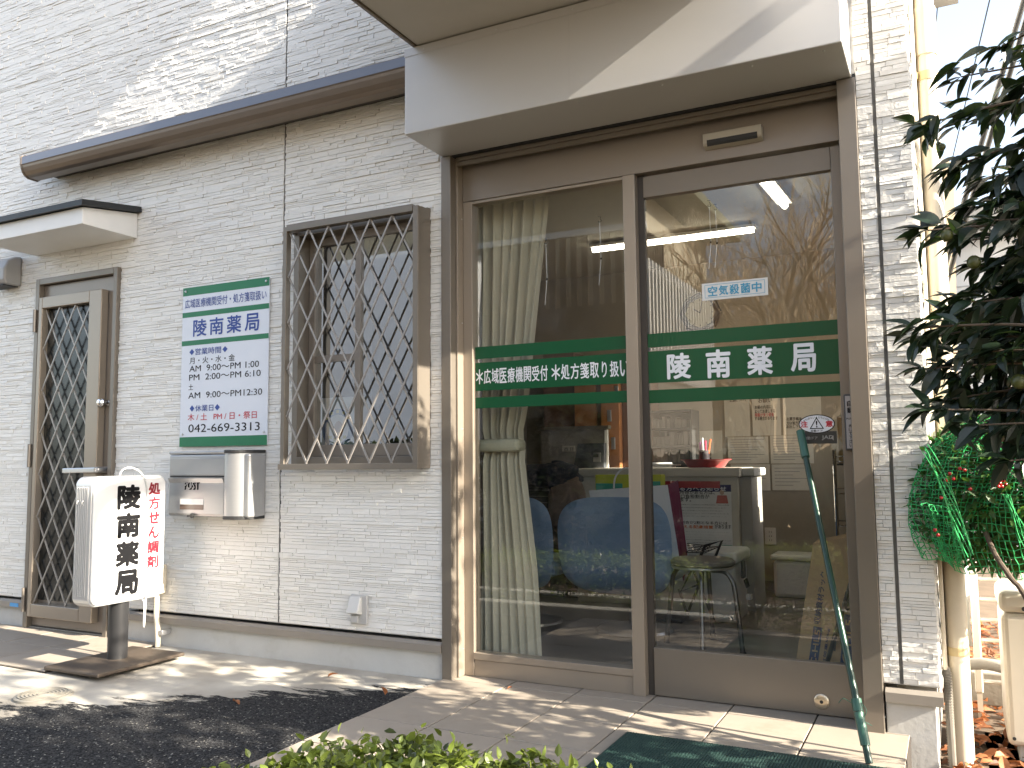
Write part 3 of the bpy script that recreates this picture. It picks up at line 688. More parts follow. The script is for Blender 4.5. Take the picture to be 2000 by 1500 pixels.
B(-3.606, -3.440, -.1405, -.1383, .762, .790).build('name_plate', M['white_metal'], mbx)
tp = MB(); text_into(tp, 'POST', (-3.576, -.1392, .836), UX, UZ, .110, .046, .07); tp.build('lettering', M['ink_black'], mbx)
tp2 = MB(); text_into(tp2, 'POST', (-3.580, -.1402, .842), UX, UZ, .100, .038, .0); tp2.build('lettering', M['silver'], mbx)
lk = MB(); lk.lathe((-3.515, -.138, .705), [(.013, 0), (.013, -.008), (.008, -.010)], 14, 'y'); lk.bar((-3.50, -.15, .706), (-3.535, -.155, .703), .006, .010); lk.build('lock', M['black'], mbx)

# outlet box low on the wall
ob = thing('outdoor_outlet', 'small grey hooded power outlet low on the white wall', 'outlet', (-2.55, -.012, .27))
B(-2.590, -2.492, -.022, -.011, .205, .345).build('plate', mat('grey_plastic', (0.46, 0.45, 0.43), 0.45, var=0.03), ob, bevel=0.008)
hc = MB(); hc.prism([(-2.586, -.020, .336), (-2.586, -.036, .338), (-2.586, -.062, .262), (-2.586, -.020, .250)], (0, 0, 0), (.066, 0, 0)); hc.build('hood', mat('pale_plastic', (0.60, 0.59, 0.56), 0.4), ob, bevel=0.006)
B(-2.575, -2.535, -.040, -.024, .215, .248).build('socket', bpy.data.materials['grey_plastic'], ob, bevel=0.004)

# junction box with conduit behind the light-box sign
jx = thing('junction_box', 'cream junction box with a conduit to the ground behind the lit sign', 'junction box', (-3.87, -.03, .3))
B(-3.965, -3.832, -.065, -.012, .275, .430).build('box', M['cream_pvc'], jx, bevel=0.006)
cd = MB(); cd.tube([(-3.875, -.040, .276), (-3.875, -.040, .20), (-3.868, -.044, .15), (-3.850, -.05, .09), (-3.845, -.05, .04), (-3.845, -.05, -.005)], .0145, 12); cd.build('conduit', M['cream_pvc'], jx, smooth=True)
cl = MB(); cl.box(-3.832, -3.805, -.06, .0035, .058, .085); cl.build('clip', M['silver'], jx, bevel=0.003)

# freestanding light-box sign
ls = thing('light_box_sign', 'white standing light-box sign with black and red vertical lettering on an iron base plate', 'sign', (-3.70, -.42, 0))
bs = MB(); bs.box(-3.870, -3.490, -.690, -.190, .008, .026); bs.build('base_plate', mat('rusty_black_plate', (0.085, 0.065, 0.048), 0.6, metal=0.2, var=0.3, scale=6, grime=0.0, bump=0.2), ls, bevel=0.006)
pl = MB(); pl.tube([(-3.70, -.42, .026), (-3.70, -.42, .31)], .047, 24); pl.build('pole', mat('black_gloss_pipe', (0.022, 0.022, 0.023), 0.3, var=0.15), ls, smooth=True)
def rrect(y0, y1, z0, z1, r, x, n=8):
    pts = []
    for cy_, cz_, a0 in ((y1 - r, z1 - r, 0), (y0 + r, z1 - r, 90), (y0 + r, z0 + r, 180), (y1 - r, z0 + r, 270)):
        for i in range(n + 1):
            a = R(a0 + 90 * i / n); pts.append((x, cy_ + r * math.cos(a), cz_ + r * math.sin(a)))
    return pts
YA, YB_, ZA, ZC = -.640, -.206, .300, .915
cab = MB(); cab.prism(rrect(YA, YB_, ZA, ZC, .045, -3.752), (0, 0, 0), (.110, 0, 0)); cabo = cab.build('cabinet', mat('silver_trim', (0.60, 0.60, 0.60), 0.3, metal=0.5), ls, bevel=0.003)
rib = MB()
for i in range(7):
    x = -3.742 + i * .0125
    rib.box(x, x + .006, YA - .0035, YA - .0005, ZA + .05, ZC - .05)
rib.build('ribs', bpy.data.materials['silver_trim'], ls, bevel=0.001)
face = MB(); face.prism(rrect(YA + .008, YB_ - .008, ZA + .008, ZC - .008, .040, -3.6415), (0, 0, 0), (.009, 0, 0)); face.build('face_panel', M['acrylic'], ls, bevel=0.003)
fk = MB(); xf = -3.6315
# reading direction on a face that looks along +x: right = +y
for i, ch in enumerate('陵南薬局'):
    z1_ = .872 - i * .1385
    text_into(MB(), ch, (xf, -.503, z1_ - .122), UY, UZ, .138, .122, .050).build('lettering', M['ink_black'], ls)
fr_ = MB()
for i, ch in enumerate('処方せん調剤'):
    z1_ = .880 - i * .0735
    text_into(MB(), ch, (xf, -.320, z1_ - .064), UY, UZ, .074, .064, .045).build('lettering', M['ink_pink'], ls)
for dx in (-3.725, -3.690): MB().tube([(dx, YA - .004, .80), (dx, YA - .012, .795), (dx, YA - .012, .785), (dx, YA - .004, .78)], .0025, 6).build('hook', M['silver'], ls)
cp = MB(); pts = [(-3.70, -.44, .914), (-3.69, -.43, .945), (-3.665, -.40, .955), (-3.638, -.36, .925), (-3.625, -.335, .85), (-3.622, -.325, .70), (-3.622, -.33, .50), (-3.622, -.325, .36), (-3.625, -.325, .27), (-3.632, -.322, .20), (-3.628, -.328, .165), (-3.622, -.335, .185), (-3.628, -.330, .28), (-3.655, -.33, .305)]
def smooth_path(pts, k=4):
    out = []
    for i in range(len(pts) - 1):
        p0, p1, p2, p3 = [Vector(pts[max(0, min(len(pts) - 1, j))]) for j in (i - 1, i, i + 1, i + 2)]
        for t in range(k):
            u = t / k
            out.append(0.5 * ((2 * p1) + (-p0 + p2) * u + (2 * p0 - 5 * p1 + 4 * p2 - p3) * u * u + (-p0 + 3 * p1 - 3 * p2 + p3) * u ** 3))
    out.append(Vector(pts[-1])); return out
cp.tube(smooth_path(pts), .0042, 8)
tag(at_base(cp.build('power_cord', mat('pale_grey_cord', (0.55, 0.54, 0.51), 0.5), None, smooth=True), (-3.63, -.33, .3)), 'pale grey power cord looped over the top of the light-box sign', 'cord')

# poster inside the lattice window (round badge only)
a = P(627, 778, y=.085); b = P(684, 882, y=.085)
wp = thing('window_notice', 'white sheet with a round blue badge behind the lattice window', 'notice', ((a[0] + b[0]) / 2, .085, b[2]))
x0, x1, z0, z1 = a[0], b[0] + .03, b[2], a[2]
B(x0, x1, .084, .086, z0, z1).build('sheet', M['paper'], wp)
cx, cz = (x0 + x1) / 2, z0 + .115; rg_ = MB(); n = 36
for i in range(n):
    a0, a1 = 2 * math.pi * i / n, 2 * math.pi * (i + 1) / n
    q = lambda a_, r: (cx + r * math.cos(a_), .0832, cz + r * 1.05 * math.sin(a_))
    rg_.quad(q(a0, .098), q(a1, .098), q(a1, .070), q(a0, .070))
rg_.build('badge_ring', mat('badge_blue', (0.03, 0.13, 0.33), 0.6, var=0.1), wp)
BY = mat('badge_yellow', (0.55, 0.50, 0.05), 0.6)
for i in range(5):
    a_ = R(140 - i * 25); MB().obox((cx + .084 * math.cos(a_), .0826, cz + .088 * math.sin(a_)), (.008, 0, 0), (0, .0003, 0), (0, 0, .008)).build('badge_dot', BY, wp)
for i in range(4): MB().obox((cx - .045 + i * .03, .0826, cz - .06 + .012 * abs(i - 1.5)), (.010, 0, 0), (0, .0003, 0), (0, 0, .008)).build('badge_dot', BY, wp)
disc(MB(), cx + .005, .0829, cz - .005, .03, .045).build('badge_patch', mat('badge_orange', (0.40, 0.17, 0.06), 0.6, var=0.1), wp)
# ================================================================== inside the waiting room
# curtain
def curtain():
    n, m_ = 90, 46; vs = []
    rows = [(2.26, -2.050, -1.650), (1.60, -2.040, -1.735), (1.20, -2.030, -1.790), (1.085, -2.025, -1.822), (1.02, -2.025, -1.812), (.90, -2.030, -1.800), (.45, -2.042, -1.745), (.030, -2.052, -1.722)]
    for j in range(m_):
        z = 2.26 - (2.26 - .03) * j / (m_ - 1)
        for k in range(len(rows) - 1):
            if rows[k][0] >= z >= rows[k + 1][0]:
                t = (rows[k][0] - z) / (rows[k][0] - rows[k + 1][0]); xl = rows[k][1] + t * (rows[k + 1][1] - rows[k][1]); xr = rows[k][2] + t * (rows[k + 1][2] - rows[k][2]); break
        low = max(0, min(1, (1.0 - z) / 0.9))
        for i in range(n):
            u = i / (n - 1)
            fold = math.sin(u * 2 * math.pi * 7 + 0.6 * math.sin(z * 2.0)) * (.020 - .010 * low) + .010 * math.sin(u * 31 + 1.7) * (1 - low) + .006 * math.sin(u * 13 + z * 3)
            vs.append((xl + (xr - xl) * u, .275 + fold + (.018 if 1.0 < z < 1.1 else 0), z))
    fs = [(j * n + i, j * n + i + 1, (j + 1) * n + i + 1, (j + 1) * n + i) for j in range(m_ - 1) for i in range(n - 1)]
    t = thing('curtain', 'pale green pleated curtain tied back behind the left glass pane', 'curtain', (-1.9, .28, 0))
    CM = mat('sage_cloth', (0.46, 0.425, 0.33), 0.85, var=0.05, bump=0.1, bscale=150)
    MB().add(vs, fs).build('cloth', CM, t, smooth=True, fixn=False)
    b = MB(); b.box(-2.045, -1.808, .225, .320, 1.015, 1.075); b.build('tie_band', mat('sage_band', (0.38, 0.365, 0.27), 0.85, var=0.05), t, bevel=0.02)
curtain()
rail = MB(); rail.tube([(-2.06, .28, 2.285), (-.30, .28, 2.285)], .010, 8); tag(rail.build('curtain_rail', M['silver']), 'thin silver curtain rail above the entrance glass', 'rail')

# blue waiting seats
def seat_back(mb, xc, w, z0, z1, y):
    nu, nv = 22, 22
    front, back = [], []
    for j in range(nv + 1):
        v_ = j / nv * 2 - 1
        for i in range(nu + 1):
            u = i / nu * 2 - 1
            # square grid onto a superellipse
            uu = u * math.sqrt(1 - 0.5 * (v_ ** 4) * 0.62); vv = v_ * math.sqrt(1 - 0.5 * (u ** 4) * 0.62)
            x = xc + uu * w / 2 * (1.0 - .05 * (vv < 0) * abs(vv)); z = (z0 + z1) / 2 + vv * (z1 - z0) / 2
            edge = max(abs(u), abs(v_)); th = .045 * (1 - edge ** 6)
            yc = y + .05 * (vv * .5 + .5) ** 1 * -1 + .06 * uu * uu * -1 + (.10 * max(0, -vv - .55))
            front.append((x, yc - th, z)); back.append((x, yc + th, z))
    k = nu + 1; N_ = len(front); fs = []
    for j in range(nv):
        for i in range(nu):
            a = j * k + i
            fs += [(a, a + 1, a + k + 1, a + k), (N_ + a, N_ + a + k, N_ + a + k + 1, N_ + a + 1)]
    mb.add(front + back, fs); return mb
BLUE = mat('blue_vinyl', (0.17, 0.26, 0.40), 0.5, var=0.06, bump=0.15, bscale=200)
def seat(xc, label):
    t = thing('waiting_seat', label, 'seat', (xc, 1.25, 0), 'blue seats in the waiting room')
    seat_back(MB(), xc, .655, .228, .768, 1.16).build('backrest', BLUE, t, smooth=True)
    B(xc - .30, xc + .30, 1.17, 1.62, .30, .40).build('seat', BLUE, t, bevel=0.045)
    p = MB(); p.tube([(xc, 1.40, .02), (xc, 1.40, .30)], .03, 12); p.build('pedestal', M['silver'], t)
    MB().lathe((xc, 1.40, .004), [(.22, 0), (.21, .012), (.05, .03)], 24).build('foot', M['silver'], t, smooth=True)
    return t
seat(-1.660, 'blue vinyl seat back seen through the middle of the entrance glass')
seat(-2.345, 'blue vinyl seat back half hidden by the curtain edge')

# folded coat over the seats
def blob(name, m, c, rad, seed, parent=None, lump=.25, n=18):
    rg = random.Random(seed); ph = [rg.uniform(0, 6.28) for _ in range(9)]
    vs = []; k = 2 * n
    for j in range(n + 1):
        th = math.pi * j / n
        for i in range(k):
            a = 2 * math.pi * i / k
            q = 1 + lump * (.5 * math.sin(2 * a + ph[0]) * math.sin(th) + .35 * math.sin(3 * th + ph[1] + a) + .25 * math.sin(5 * a + ph[2]) * math.sin(th) ** 2 + .18 * math.sin(7 * th + 4 * a + ph[3]))
            vs.append((c[0] + rad[0] * q * math.sin(th) * math.cos(a), c[1] + rad[1] * q * math.sin(th) * math.sin(a), c[2] + rad[2] * q * math.cos(th)))
    fs = [(j * k + i, j * k + (i + 1) % k, (j + 1) * k + (i + 1) % k, (j + 1) * k + i) for j in range(n) for i in range(k)]
    return MB().add(vs, fs).build(name, m, parent, smooth=True)
ct = thing('folded_coat', 'navy and brown coat draped between the two blue seats', 'coat', (-2.05, 1.3, .6))
blob('navy_cloth', mat('navy_cloth', (0.012, 0.014, 0.024), 0.85, var=0.2, bump=0.3, bscale=90), (-2.135, 1.33, .885), (.17, .12, .075), 4, ct, .35)
blob('brown_cloth', mat('brown_cloth', (0.13, 0.085, 0.065), 0.85, var=0.12, bump=0.3, bscale=60), (-2.03, 1.31, .70), (.11, .07, .20), 8, ct, .18)

# carrier bag and the carton in it
bgx0, bgx1 = -1.93, -1.44
bg_ = thing('paper_bag', 'white carrier bag with a magenta side behind the blue seat', 'bag', (-1.7, 1.46, .34))
A, Bv, Cc, D_ = [P(*q, y=1.40) for q in ((1150, 958), (1304, 947), (1334, 1134), (1190, 1140))]
b = MB(); b.prism([A, Bv, Cc, D_], (0, 0, 0), (0, .004, 0)); b.prism([(p[0] + .02, 1.52, p[2]) for p in (A, Bv, Cc, D_)], (0, 0, 0), (0, .004, 0)); b.build('bag_panel', M['ink_white'], bg_)
s_ = MB(); s_.prism([Bv, P(1323, 938, y=1.51), P(1343, 1098, y=1.51), Cc], (0, 0, 0), (.004, .002, 0)); s_.build('bag_side', mat('magenta_card', (0.17, 0.010, 0.055), 0.5, var=0.05), bg_)
hd_ = MB()
hd_.tube(smooth_path([P(*q, y=1.396) for q in ((1199, 954), (1201, 935), (1210, 920), (1224, 914), (1236, 922), (1240, 950))]), .0055, 6); hd_.build('handle', M['ink_white'], bg_, smooth=True)
bx = thing('product_carton', 'yellow-green and teal carton sticking out of the carrier bag', 'box', (-1.7, 1.41, .6))
c0, c1 = P(1163, 972, y=1.43), P(1291, 927, y=1.43)
B(c0[0], c1[0], 1.43, 1.51, c0[2] - .2, c1[2]).build('carton', mat('yellow_green_card', (0.47, 0.50, 0.035), 0.5, var=0.04), bx, bevel=0.003)
def patch(x0, y0, x1, y1, yy, name, m): a_, b_ = P(x0, y0, y=yy), P(x1, y1, y=yy); return B(a_[0], b_[0], yy - .001, yy + .001, b_[2], a_[2]).build(name, m, bx)
patch(1164, 944, 1216, 958, 1.427, 'teal_patch', mat('teal_card', (0.02, 0.30, 0.22), 0.5)); patch(1271, 940, 1290, 958, 1.427, 'teal_patch', bpy.data.materials['teal_card'])
patch(1231, 941, 1233.5, 950, 1.425, 'print', M['ink_black']); patch(1235.5, 941, 1238, 950, 1.425, 'print', M['ink_black']); patch(1230, 944, 1239, 947, 1.423, 'print', M['ink_black'])

# service counter with notice
cn = thing('counter', 'cream reception counter with a printed notice taped on its front', 'counter', (-1.75, 2.4, 0))
B(-2.35, -1.225, 2.215, 2.60, .003, .855).build('body', mat('cream_laminate', (0.56, 0.52, 0.43), 0.45, var=0.03), cn, bevel=0.004)
B(-2.37, -1.205, 2.195, 2.62, .857, .915).build('top', mat('pale_counter_top', (0.62, 0.58, 0.50), 0.4, var=0.03), cn, bevel=0.008)
B(-1.2235, -1.15, 2.26, 2.60, .003, .855).build('end_panel', mat('grey_laminate', (0.36, 0.34, 0.30), 0.5, var=0.03), cn, bevel=0.003)
B(-1.2045, -1.125, 2.24, 2.62, .86, .912).build('end_cap', mat('pale_grey_trim', (0.55, 0.54, 0.51), 0.4), cn, bevel=0.008)
pn = thing('counter_notice', 'printed notice with navy heading taped to the front of the counter', 'notice', (-1.5, 2.205, .1))
yp = 2.2085
def NP(px, py, yy=yp): return P(px, py, y=yy)
a = NP(1296, 945); b = NP(1432, 1088); nx0, nx1, nz0, nz1 = a[0] - .28, b[0], b[2], a[2] - .004
B(nx0, nx1, yp, yp + .002, nz0, nz1).build('sheet', M['paper'], pn)
q = MB(); q.quad((nx0, yp - .001, nz1 - .045), (nx1, yp - .001, nz1 - .045), (nx1, yp - .001, nz1), (nx0, yp - .001, nz1)); q.build('heading_band', mat('navy_ink', (0.012, 0.016, 0.10), 0.5), pn)
q = MB(); q.quad((nx0, yp - .0022, nz1 - .022), (nx1 - .07, yp - .0022, nz1 - .022), (nx1 - .07, yp - .0022, nz1 + .022), (nx0, yp - .0022, nz1 + .022)); q.build('red_tape', mat('red_tape', (0.36, 0.02, 0.025), 0.35, var=0.15), pn)
w_ = MB(); text_into(w_, '一定以上所得のある方へお知らせ', (nx0 + .03, yp - .0016, nz1 - .041), UX, UZ, nx1 - nx0 - .06, .030, .02); w_.build('lettering', M['ink_white'], pn)
k = MB(); yk = yp - .0012
def ln(s, px0, px1, py0, py1, bold=.012, mb=None):
    a_, b_ = NP(px0, py0, yk), NP(px1, py1, yk); text_into(mb or k, s, (a_[0], yk, b_[2]), UX, UZ, b_[0] - a_[0], a_[2] - b_[2], bold)
ln('令和4年(2022年)10月1日から、', 1283, 1397, 949, 958); ln('一定以上の所得がある方は、', 1283, 1396, 957, 966); ln('医療費の窓口負担割合が', 1283, 1386, 965, 974); ln('2割となります。', 1283, 1350, 971, 980)
ln('窓口負担割合が2割となる方には', 1296, 1421, 1016, 1025); ln('があります', 1396, 1428, 1024, 1033)
tiny = ['後期高齢者医療の被保険者のうち現役並み所得者を除き一定以上所得', 'のある方は医療費の窓口負担割合が2割になります', '窓口負担割合の見直しの対象となるかどうかは主に', '世帯の所得の状況などにもとづいて判定されます', '詳しくは別紙をご覧ください']
for i in range(5): ln(tiny[i % 5], 1290, 1424 - (i % 3) * 6, 984 + i * 5.6, 987.6 + i * 5.6, .0)
for i in range(6): ln(tiny[(i + 2) % 5], 1292, 1428 - (i % 3) * 9, 1037 + i * 5.2, 1040.4 + i * 5.2, .0)
k.build('lettering', M['ink_black'], pn)
o_ = MB(); ln('負担を抑える配慮措置', 1296, 1393, 1024, 1033, .02, o_); o_.build('lettering', mat('orange_ink', (0.60, 0.13, 0.02), 0.5), pn)
g_ = MB(); a_, b_ = NP(1398, 1064), NP(1431, 1080); g_.quad((a_[0], yk, b_[2]), (b_[0], yk, b_[2]), (b_[0], yk, a_[2]), (a_[0], yk, a_[2])); a_, b_ = NP(1330, 1078), NP(1397, 1085); g_.quad((a_[0], yk, b_[2]), (b_[0], yk, b_[2]), (b_[0], yk, a_[2]), (a_[0], yk, a_[2])); g_.build('green_box', mat('notice_green', (0.02, 0.24, 0.12), 0.5), pn)
# picture of two people in the corner of the notice, as flat print
pc = MB(); a_ = NP(1410, 965, yk)
disc(pc, a_[0], yk, a_[2] + .012, .014, .018); pc.build('print_head', mat('print_skin', (0.50, 0.36, 0.27), 0.6), pn)
pc = MB(); pc.quad((a_[0] - .04, yk, a_[2] - .06), (a_[0] + .04, yk, a_[2] - .06), (a_[0] + .03, yk, a_[2] - .008), (a_[0] - .03, yk, a_[2] - .008)); pc.build('print_jacket', mat('print_red', (0.50, 0.13, 0.10), 0.6), pn)

# things on the counter
tr_t = thing('red_tray', 'shallow round red tray on the reception counter', 'tray', (-1.46, 2.36, .917))
MB().lathe((-1.465, 2.36, .917), [(.118, 0), (.150, .042), (.168, .050), (.168, .054), (.146, .047), (.112, .008), (.02, .007)], 36).build('tray', mat('red_plastic', (0.42, 0.045, 0.05), 0.3, var=0.04), tr_t, smooth=True)
pcup = thing('pen_cup', 'black floral pen cup with pens standing in the red tray', 'pen cup', (-1.475, 2.36, .925))
MB().lathe((-1.475, 2.36, .926), [(.034, 0), (.036, .105), (.031, .105), (.029, .006)], 20).build('cup', mat('black_floral_cup', (0.03, 0.025, 0.03), 0.4, var=0.9, scale=25), pcup, smooth=True)
for i, (dx, dy, tx, col) in enumerate(((-.012, .0, -.018, (0.30, 0.03, 0.28)), (.006, .01, .0, (0.55, 0.03, 0.12)), (.015, -.005, .03, (0.60, 0.12, 0.03)), (-.002, -.012, -.006, (0.5, 0.5, 0.5)))):
    MB().tube([(-1.475 + dx, 2.36 + dy, .935), (-1.475 + dx + tx, 2.36 + dy, 1.085 + .01 * i)], .0075, 8).build('pen', mat('pen_colour_%d' % i, col, 0.35), pcup)
tag(at_base(B(-1.395, -1.345, 2.335, 2.375, .9265, .967).build('white_eraser', M['ink_white'], bevel=0.004), (-1.37, 2.355, .9265)), 'small white block standing in the red tray', 'eraser')
pm = MB()
for i, (dx, a_) in enumerate(((0, .1), (.02, -.2), (-.03, .35))): pm.obox((-1.78 + dx, 2.33 + .02 * i, .9225 + .012 * i), (.10 * math.cos(a_), .10 * math.sin(a_), 0), (-.07 * math.sin(a_), .07 * math.cos(a_), 0), (0, 0, .005))
tag(at_base(pm.build('paper_stack', M['paper']), (-1.78, 2.35, .917)), 'loose stack of white papers on the reception counter beside the red tray', 'papers')

# stool and folding rack
stl = thing('stool', 'grey round stool with bent tube legs in front of the cooler box', 'stool', (-1.13, 1.02, 0))
DS = mat('dark_chrome_tube', (0.16, 0.155, 0.15), 0.3, metal=0.8)
MB().lathe((-1.16, 1.03, .430), [(.150, 0), (.162, .008), (.162, .022), (.150, .034), (.06, .040)], 32).build('seat', mat('grey_brown_vinyl', (0.14, 0.125, 0.11), 0.5), stl, smooth=True)
MB().lathe((-1.16, 1.03, .418), [(.156, 0), (.160, .005), (.156, .0115)], 32).build('rim', M['silver'], stl, smooth=True)
for (fx, fy) in ((-.945, .92), (-1.10, .755), (-1.19, 1.32), (-1.39, 1.13)):
    d = Vector((fx + 1.16, fy - 1.03, 0)); d.normalize(); c0 = Vector((-1.16, 1.03, .41))
    MB().tube(smooth_path([c0 + d * .06, c0 + d * .14, c0 + d * .185 + Vector((0, 0, -.035)), c0 + d * .205 + Vector((0, 0, -.10)), Vector((fx, fy, .02))]), .0125, 10).build('leg', DS, stl, smooth=True)
    MB().tube([(fx, fy, .003), (fx, fy, .035)], .0155, 10).build('foot_cap', M['black'], stl)
rk = thing('folding_rack', 'black wire rack on crossed legs behind the stool', 'rack', (-1.42, 1.52, 0))
w_ = MB(); yk0 = 1.50
c00, c10, c01, c11 = [Vector(P(*p, y=yy)) for p, yy in (((1335, 1078), 1.5), ((1376, 1080), 1.5), ((1325, 1060), 1.7), ((1404, 1068), 1.7))]
for i in range(6):
    t = i / 5; w_.tube([c00.lerp(c01, t), c10.lerp(c11, t)], .003, 5); w_.tube([c00.lerp(c10, t), c01.lerp(c11, t)], .003, 5)
w_.build('wire_shelf', M['black'], rk)
fm = MB(); pt = lambda x, y_, yy: P(x, y_, y=yy)
fm.tube([pt(1362, 1100, 1.55), pt(1377, 1066, 1.55), pt(1410, 1056, 1.55), pt(1392, 1100, 1.55)], .009, 8)
fm.tube([pt(1338, 1072, 1.6), pt(1370, 1155, 1.6), pt(1396, 1215, 1.6)], .008, 8); fm.tube([pt(1352, 1112, 1.5), pt(1330, 1155, 1.5), pt(1368, 1140, 1.5)], .007, 8)
fm.tube([pt(1368, 1136, 1.52), pt(1342, 1200, 1.52)], .008, 8); fm.tube([pt(1326, 1150, 1.54), pt(1342, 1200, 1.54)], .008, 8)
fm.build('frame', M['black'], rk)
B(-1.60, -1.40, 1.46, 1.62, .045, .065).build('lower_plate', M['black'], rk, bevel=0.006)

# cooler box, white bin, cartons
co = thing('cooler_box', 'large white cooler box with a dark latch below the counter notice', 'cooler', (-1.42, 1.98, 0))
B(-1.68, -1.165, 1.79, 2.13, .004, .350).build('body', mat('white_plastic', (0.62, 0.61, 0.59), 0.4, var=0.02), co, bevel=0.03, seg=3)
B(-1.70, -1.145, 1.77, 2.15, .352, .425).build('lid', bpy.data.materials['white_plastic'], co, bevel=0.025, seg=3)
h_ = MB(); h_.bar((-1.142, 1.90, .36), (-1.142, 1.90, .26), .02, .05); h_.bar((-1.138, 1.93, .25), (-1.128, 1.95, .20), .012, .03); h_.build('latch', M['black'], co, bevel=0.004)
tag(at_base(B(-1.128, -1.098, 1.88, 1.93, .135, .165).build('strap_buckle', M['white_metal'], bevel=0.004), (-1.11, 1.9, .135)), 'small white strap buckle hanging beside the cooler box', 'buckle')
wbx = thing('white_bin', 'low white lidded bin against the back wall', 'bin', (-1.0, 3.02, 0))
B(-1.15, -.76, 2.90, 3.15, .004, .26).build('body', bpy.data.materials['white_plastic'], wbx, bevel=0.025)
B(-1.165, -.745, 2.885, 3.165, .262, .30).build('lid', mat('cream_lid', (0.55, 0.52, 0.46), 0.45), wbx, bevel=0.012)
CARD = mat('brown_cardboard', (0.42, 0.29, 0.16), 0.85, var=0.06, scale=4, stretch=(1, 1, 8))
def carton(bl, br, tr, tl, y0, y1, label, texts):
    t = thing('flat_carton', label, 'box', P(*bl, y=y0), 'tall cartons leaning inside the door')
    f0 = [Vector(P(*p, y=y0 + (y1 - y0) * q)) for p, q in ((bl, 0), (br, 0), (tr, 1), (tl, 1))]
    m_ = MB(); m_.prism(f0, (0, 0, 0), (.01, .09, .012)); m_.build('carton_body', CARD, t)
    up_ = (f0[3] - f0[0]).normalized(); rt = (f0[1] - f0[0]).normalized(); L_ = (f0[3] - f0[0]).length; Wd_ = (f0[1] - f0[0]).length
    n_ = rt.cross(up_).normalized(); n_ = n_ if n_.y < 0 else -n_
    kb_, kw = MB(), MB()
    for kind, s, u0, u1, v0, v1 in texts:
        base = f0[0] + rt * (Wd_ * v1) + up_ * (L_ * u0) + n_ * .002
        # the print runs up the carton: reading direction = up, letters' tops to the left
        if kind == 'block':
            kb_.quad(base - n_ * .0006, base - rt * (Wd_ * (v1 - v0)) - n_ * .0006, base - rt * (Wd_ * (v1 - v0)) + up_ * (L_ * (u1 - u0)) - n_ * .0006, base + up_ * (L_ * (u1 - u0)) - n_ * .0006)
        else:
            text_into(kw if kind == 'pale' else kb_, s, base, up_, -rt, L_ * (u1 - u0), Wd_ * (v1 - v0), .02)
    kb_.build('print', mat('carton_blue', (0.03, 0.04, 0.10), 0.6) if 'carton_blue' not in bpy.data.materials else bpy.data.materials['carton_blue'], t)
    if kw.v: kw.build('print', CARD, t)
carton((1549, 1330), (1632, 1345), (1668, 1046), (1588, 1062), .55, .75, 'brown carton with a C-HL5 rack label leaning inside the sliding glass', [('block', '', .08, .40, .30, .52), ('pale', 'C-HL5', .12, .38, .34, .48), ('dark', '収納資材ラック', .42, .80, .28, .44), ('dark', '耐荷重50kg', .14, .40, .62, .70)])
carton((1625, 1350), (1700, 1362), (1712, 1010), (1652, 1040), .48, .62, 'brown carton mostly hidden behind the right door stile', [('block', '', .12, .48, .15, .45), ('pale', 'C-HL5', .18, .45, .2, .4), ('dark', '●●', .04, .08, .3, .6)])

# back wall: notices, clock, socket, lamps
yw = 3.196
def notice(px0, py0, px1, py1, label, lines=(), faint=0):
    a_, b_ = P(px0, py0, y=yw), P(px1, py1, y=yw)
    t = thing('wall_notice', label, 'notice', (a_[0], yw, b_[2]), 'paper notices on the back wall')
    B(a_[0], b_[0], yw - .002, yw, b_[2], a_[2]).build('sheet', mat('aged_paper', (0.53, 0.49, 0.40), 0.8, var=0.05) if 'aged_paper' not in bpy.data.materials else bpy.data.materials['aged_paper'], t)
    k_, r_2 = MB(), MB()
    for s, x0, x1, y0, y1, red in lines:
        p, q = P(x0, y0, y=yw - .003), P(x1, y1, y=yw - .003); text_into(r_2 if red else k_, s, (p[0], yw - .003, q[2]), UX, UZ, q[0] - p[0], p[2] - q[2], .012)
    for i in range(faint):
        fz = a_[2] - (a_[2] - b_[2]) * (i + 1.2) / (faint + 1.6); k_.quad((a_[0] + .02, yw - .003, fz), (b_[0] - .03 - .05 * ((i * 7) % 3), yw - .003, fz), (b_[0] - .03 - .05 * ((i * 7) % 3), yw - .003, fz + .004), (a_[0] + .02, yw - .003, fz + .004))
    if k_.v: k_.build('lettering', M['ink_black'] if lines else M['ink_grey'], t)
    if r_2.v: r_2.build('lettering', M['ink_red'], t)
    return t
notice(1414, 772, 1466, 852, 'plain paper notice left of the お願い sheet on the back wall', [('お薬について', 1425, 1458, 778, 784, 0)])
notice(1468, 772, 1526, 850, 'paper notice headed お願い with one red line on the back wall', [('お願い', 1481, 1508, 777, 786, 0), ('お薬の内容に', 1474, 1507, 792, 798, 0), ('よってお渡しする', 1474, 1514, 800, 806, 0), ('順番が多少前後', 1474, 1512, 807, 813, 1), ('する場合があります', 1474, 1519, 814, 820, 0)])
notice(1528, 772, 1606, 848, 'paper notice about the medicine notebook right of the お願い sheet', [('お薬手帳を', 1536, 1566, 815, 821, 0), ('方は処方箋と', 1536, 1570, 823, 829, 0), ('お出し下さい', 1536, 1572, 830, 836, 0)])
notice(1421, 854, 1502, 905, 'pale printed form under the plain paper notice on the back wall', faint=9)
notice(1504, 851, 1590, 905, 'pale printed form level with and right of the other upper form', faint=9)
notice(1427, 907, 1505, 958, 'pale printed form taped below the first upper form on the back wall', faint=6)
notice(1507, 907, 1586, 958, 'pale printed form lowest beside the wall socket side of the notices', faint=6)
notice(1358, 842, 1412, 905, 'small paper notice about the medicine notebook behind the pen cup', [('お薬手帳を', 1367, 1390, 885, 891, 0), ('方は処方箋', 1367, 1390, 893, 899, 0)])
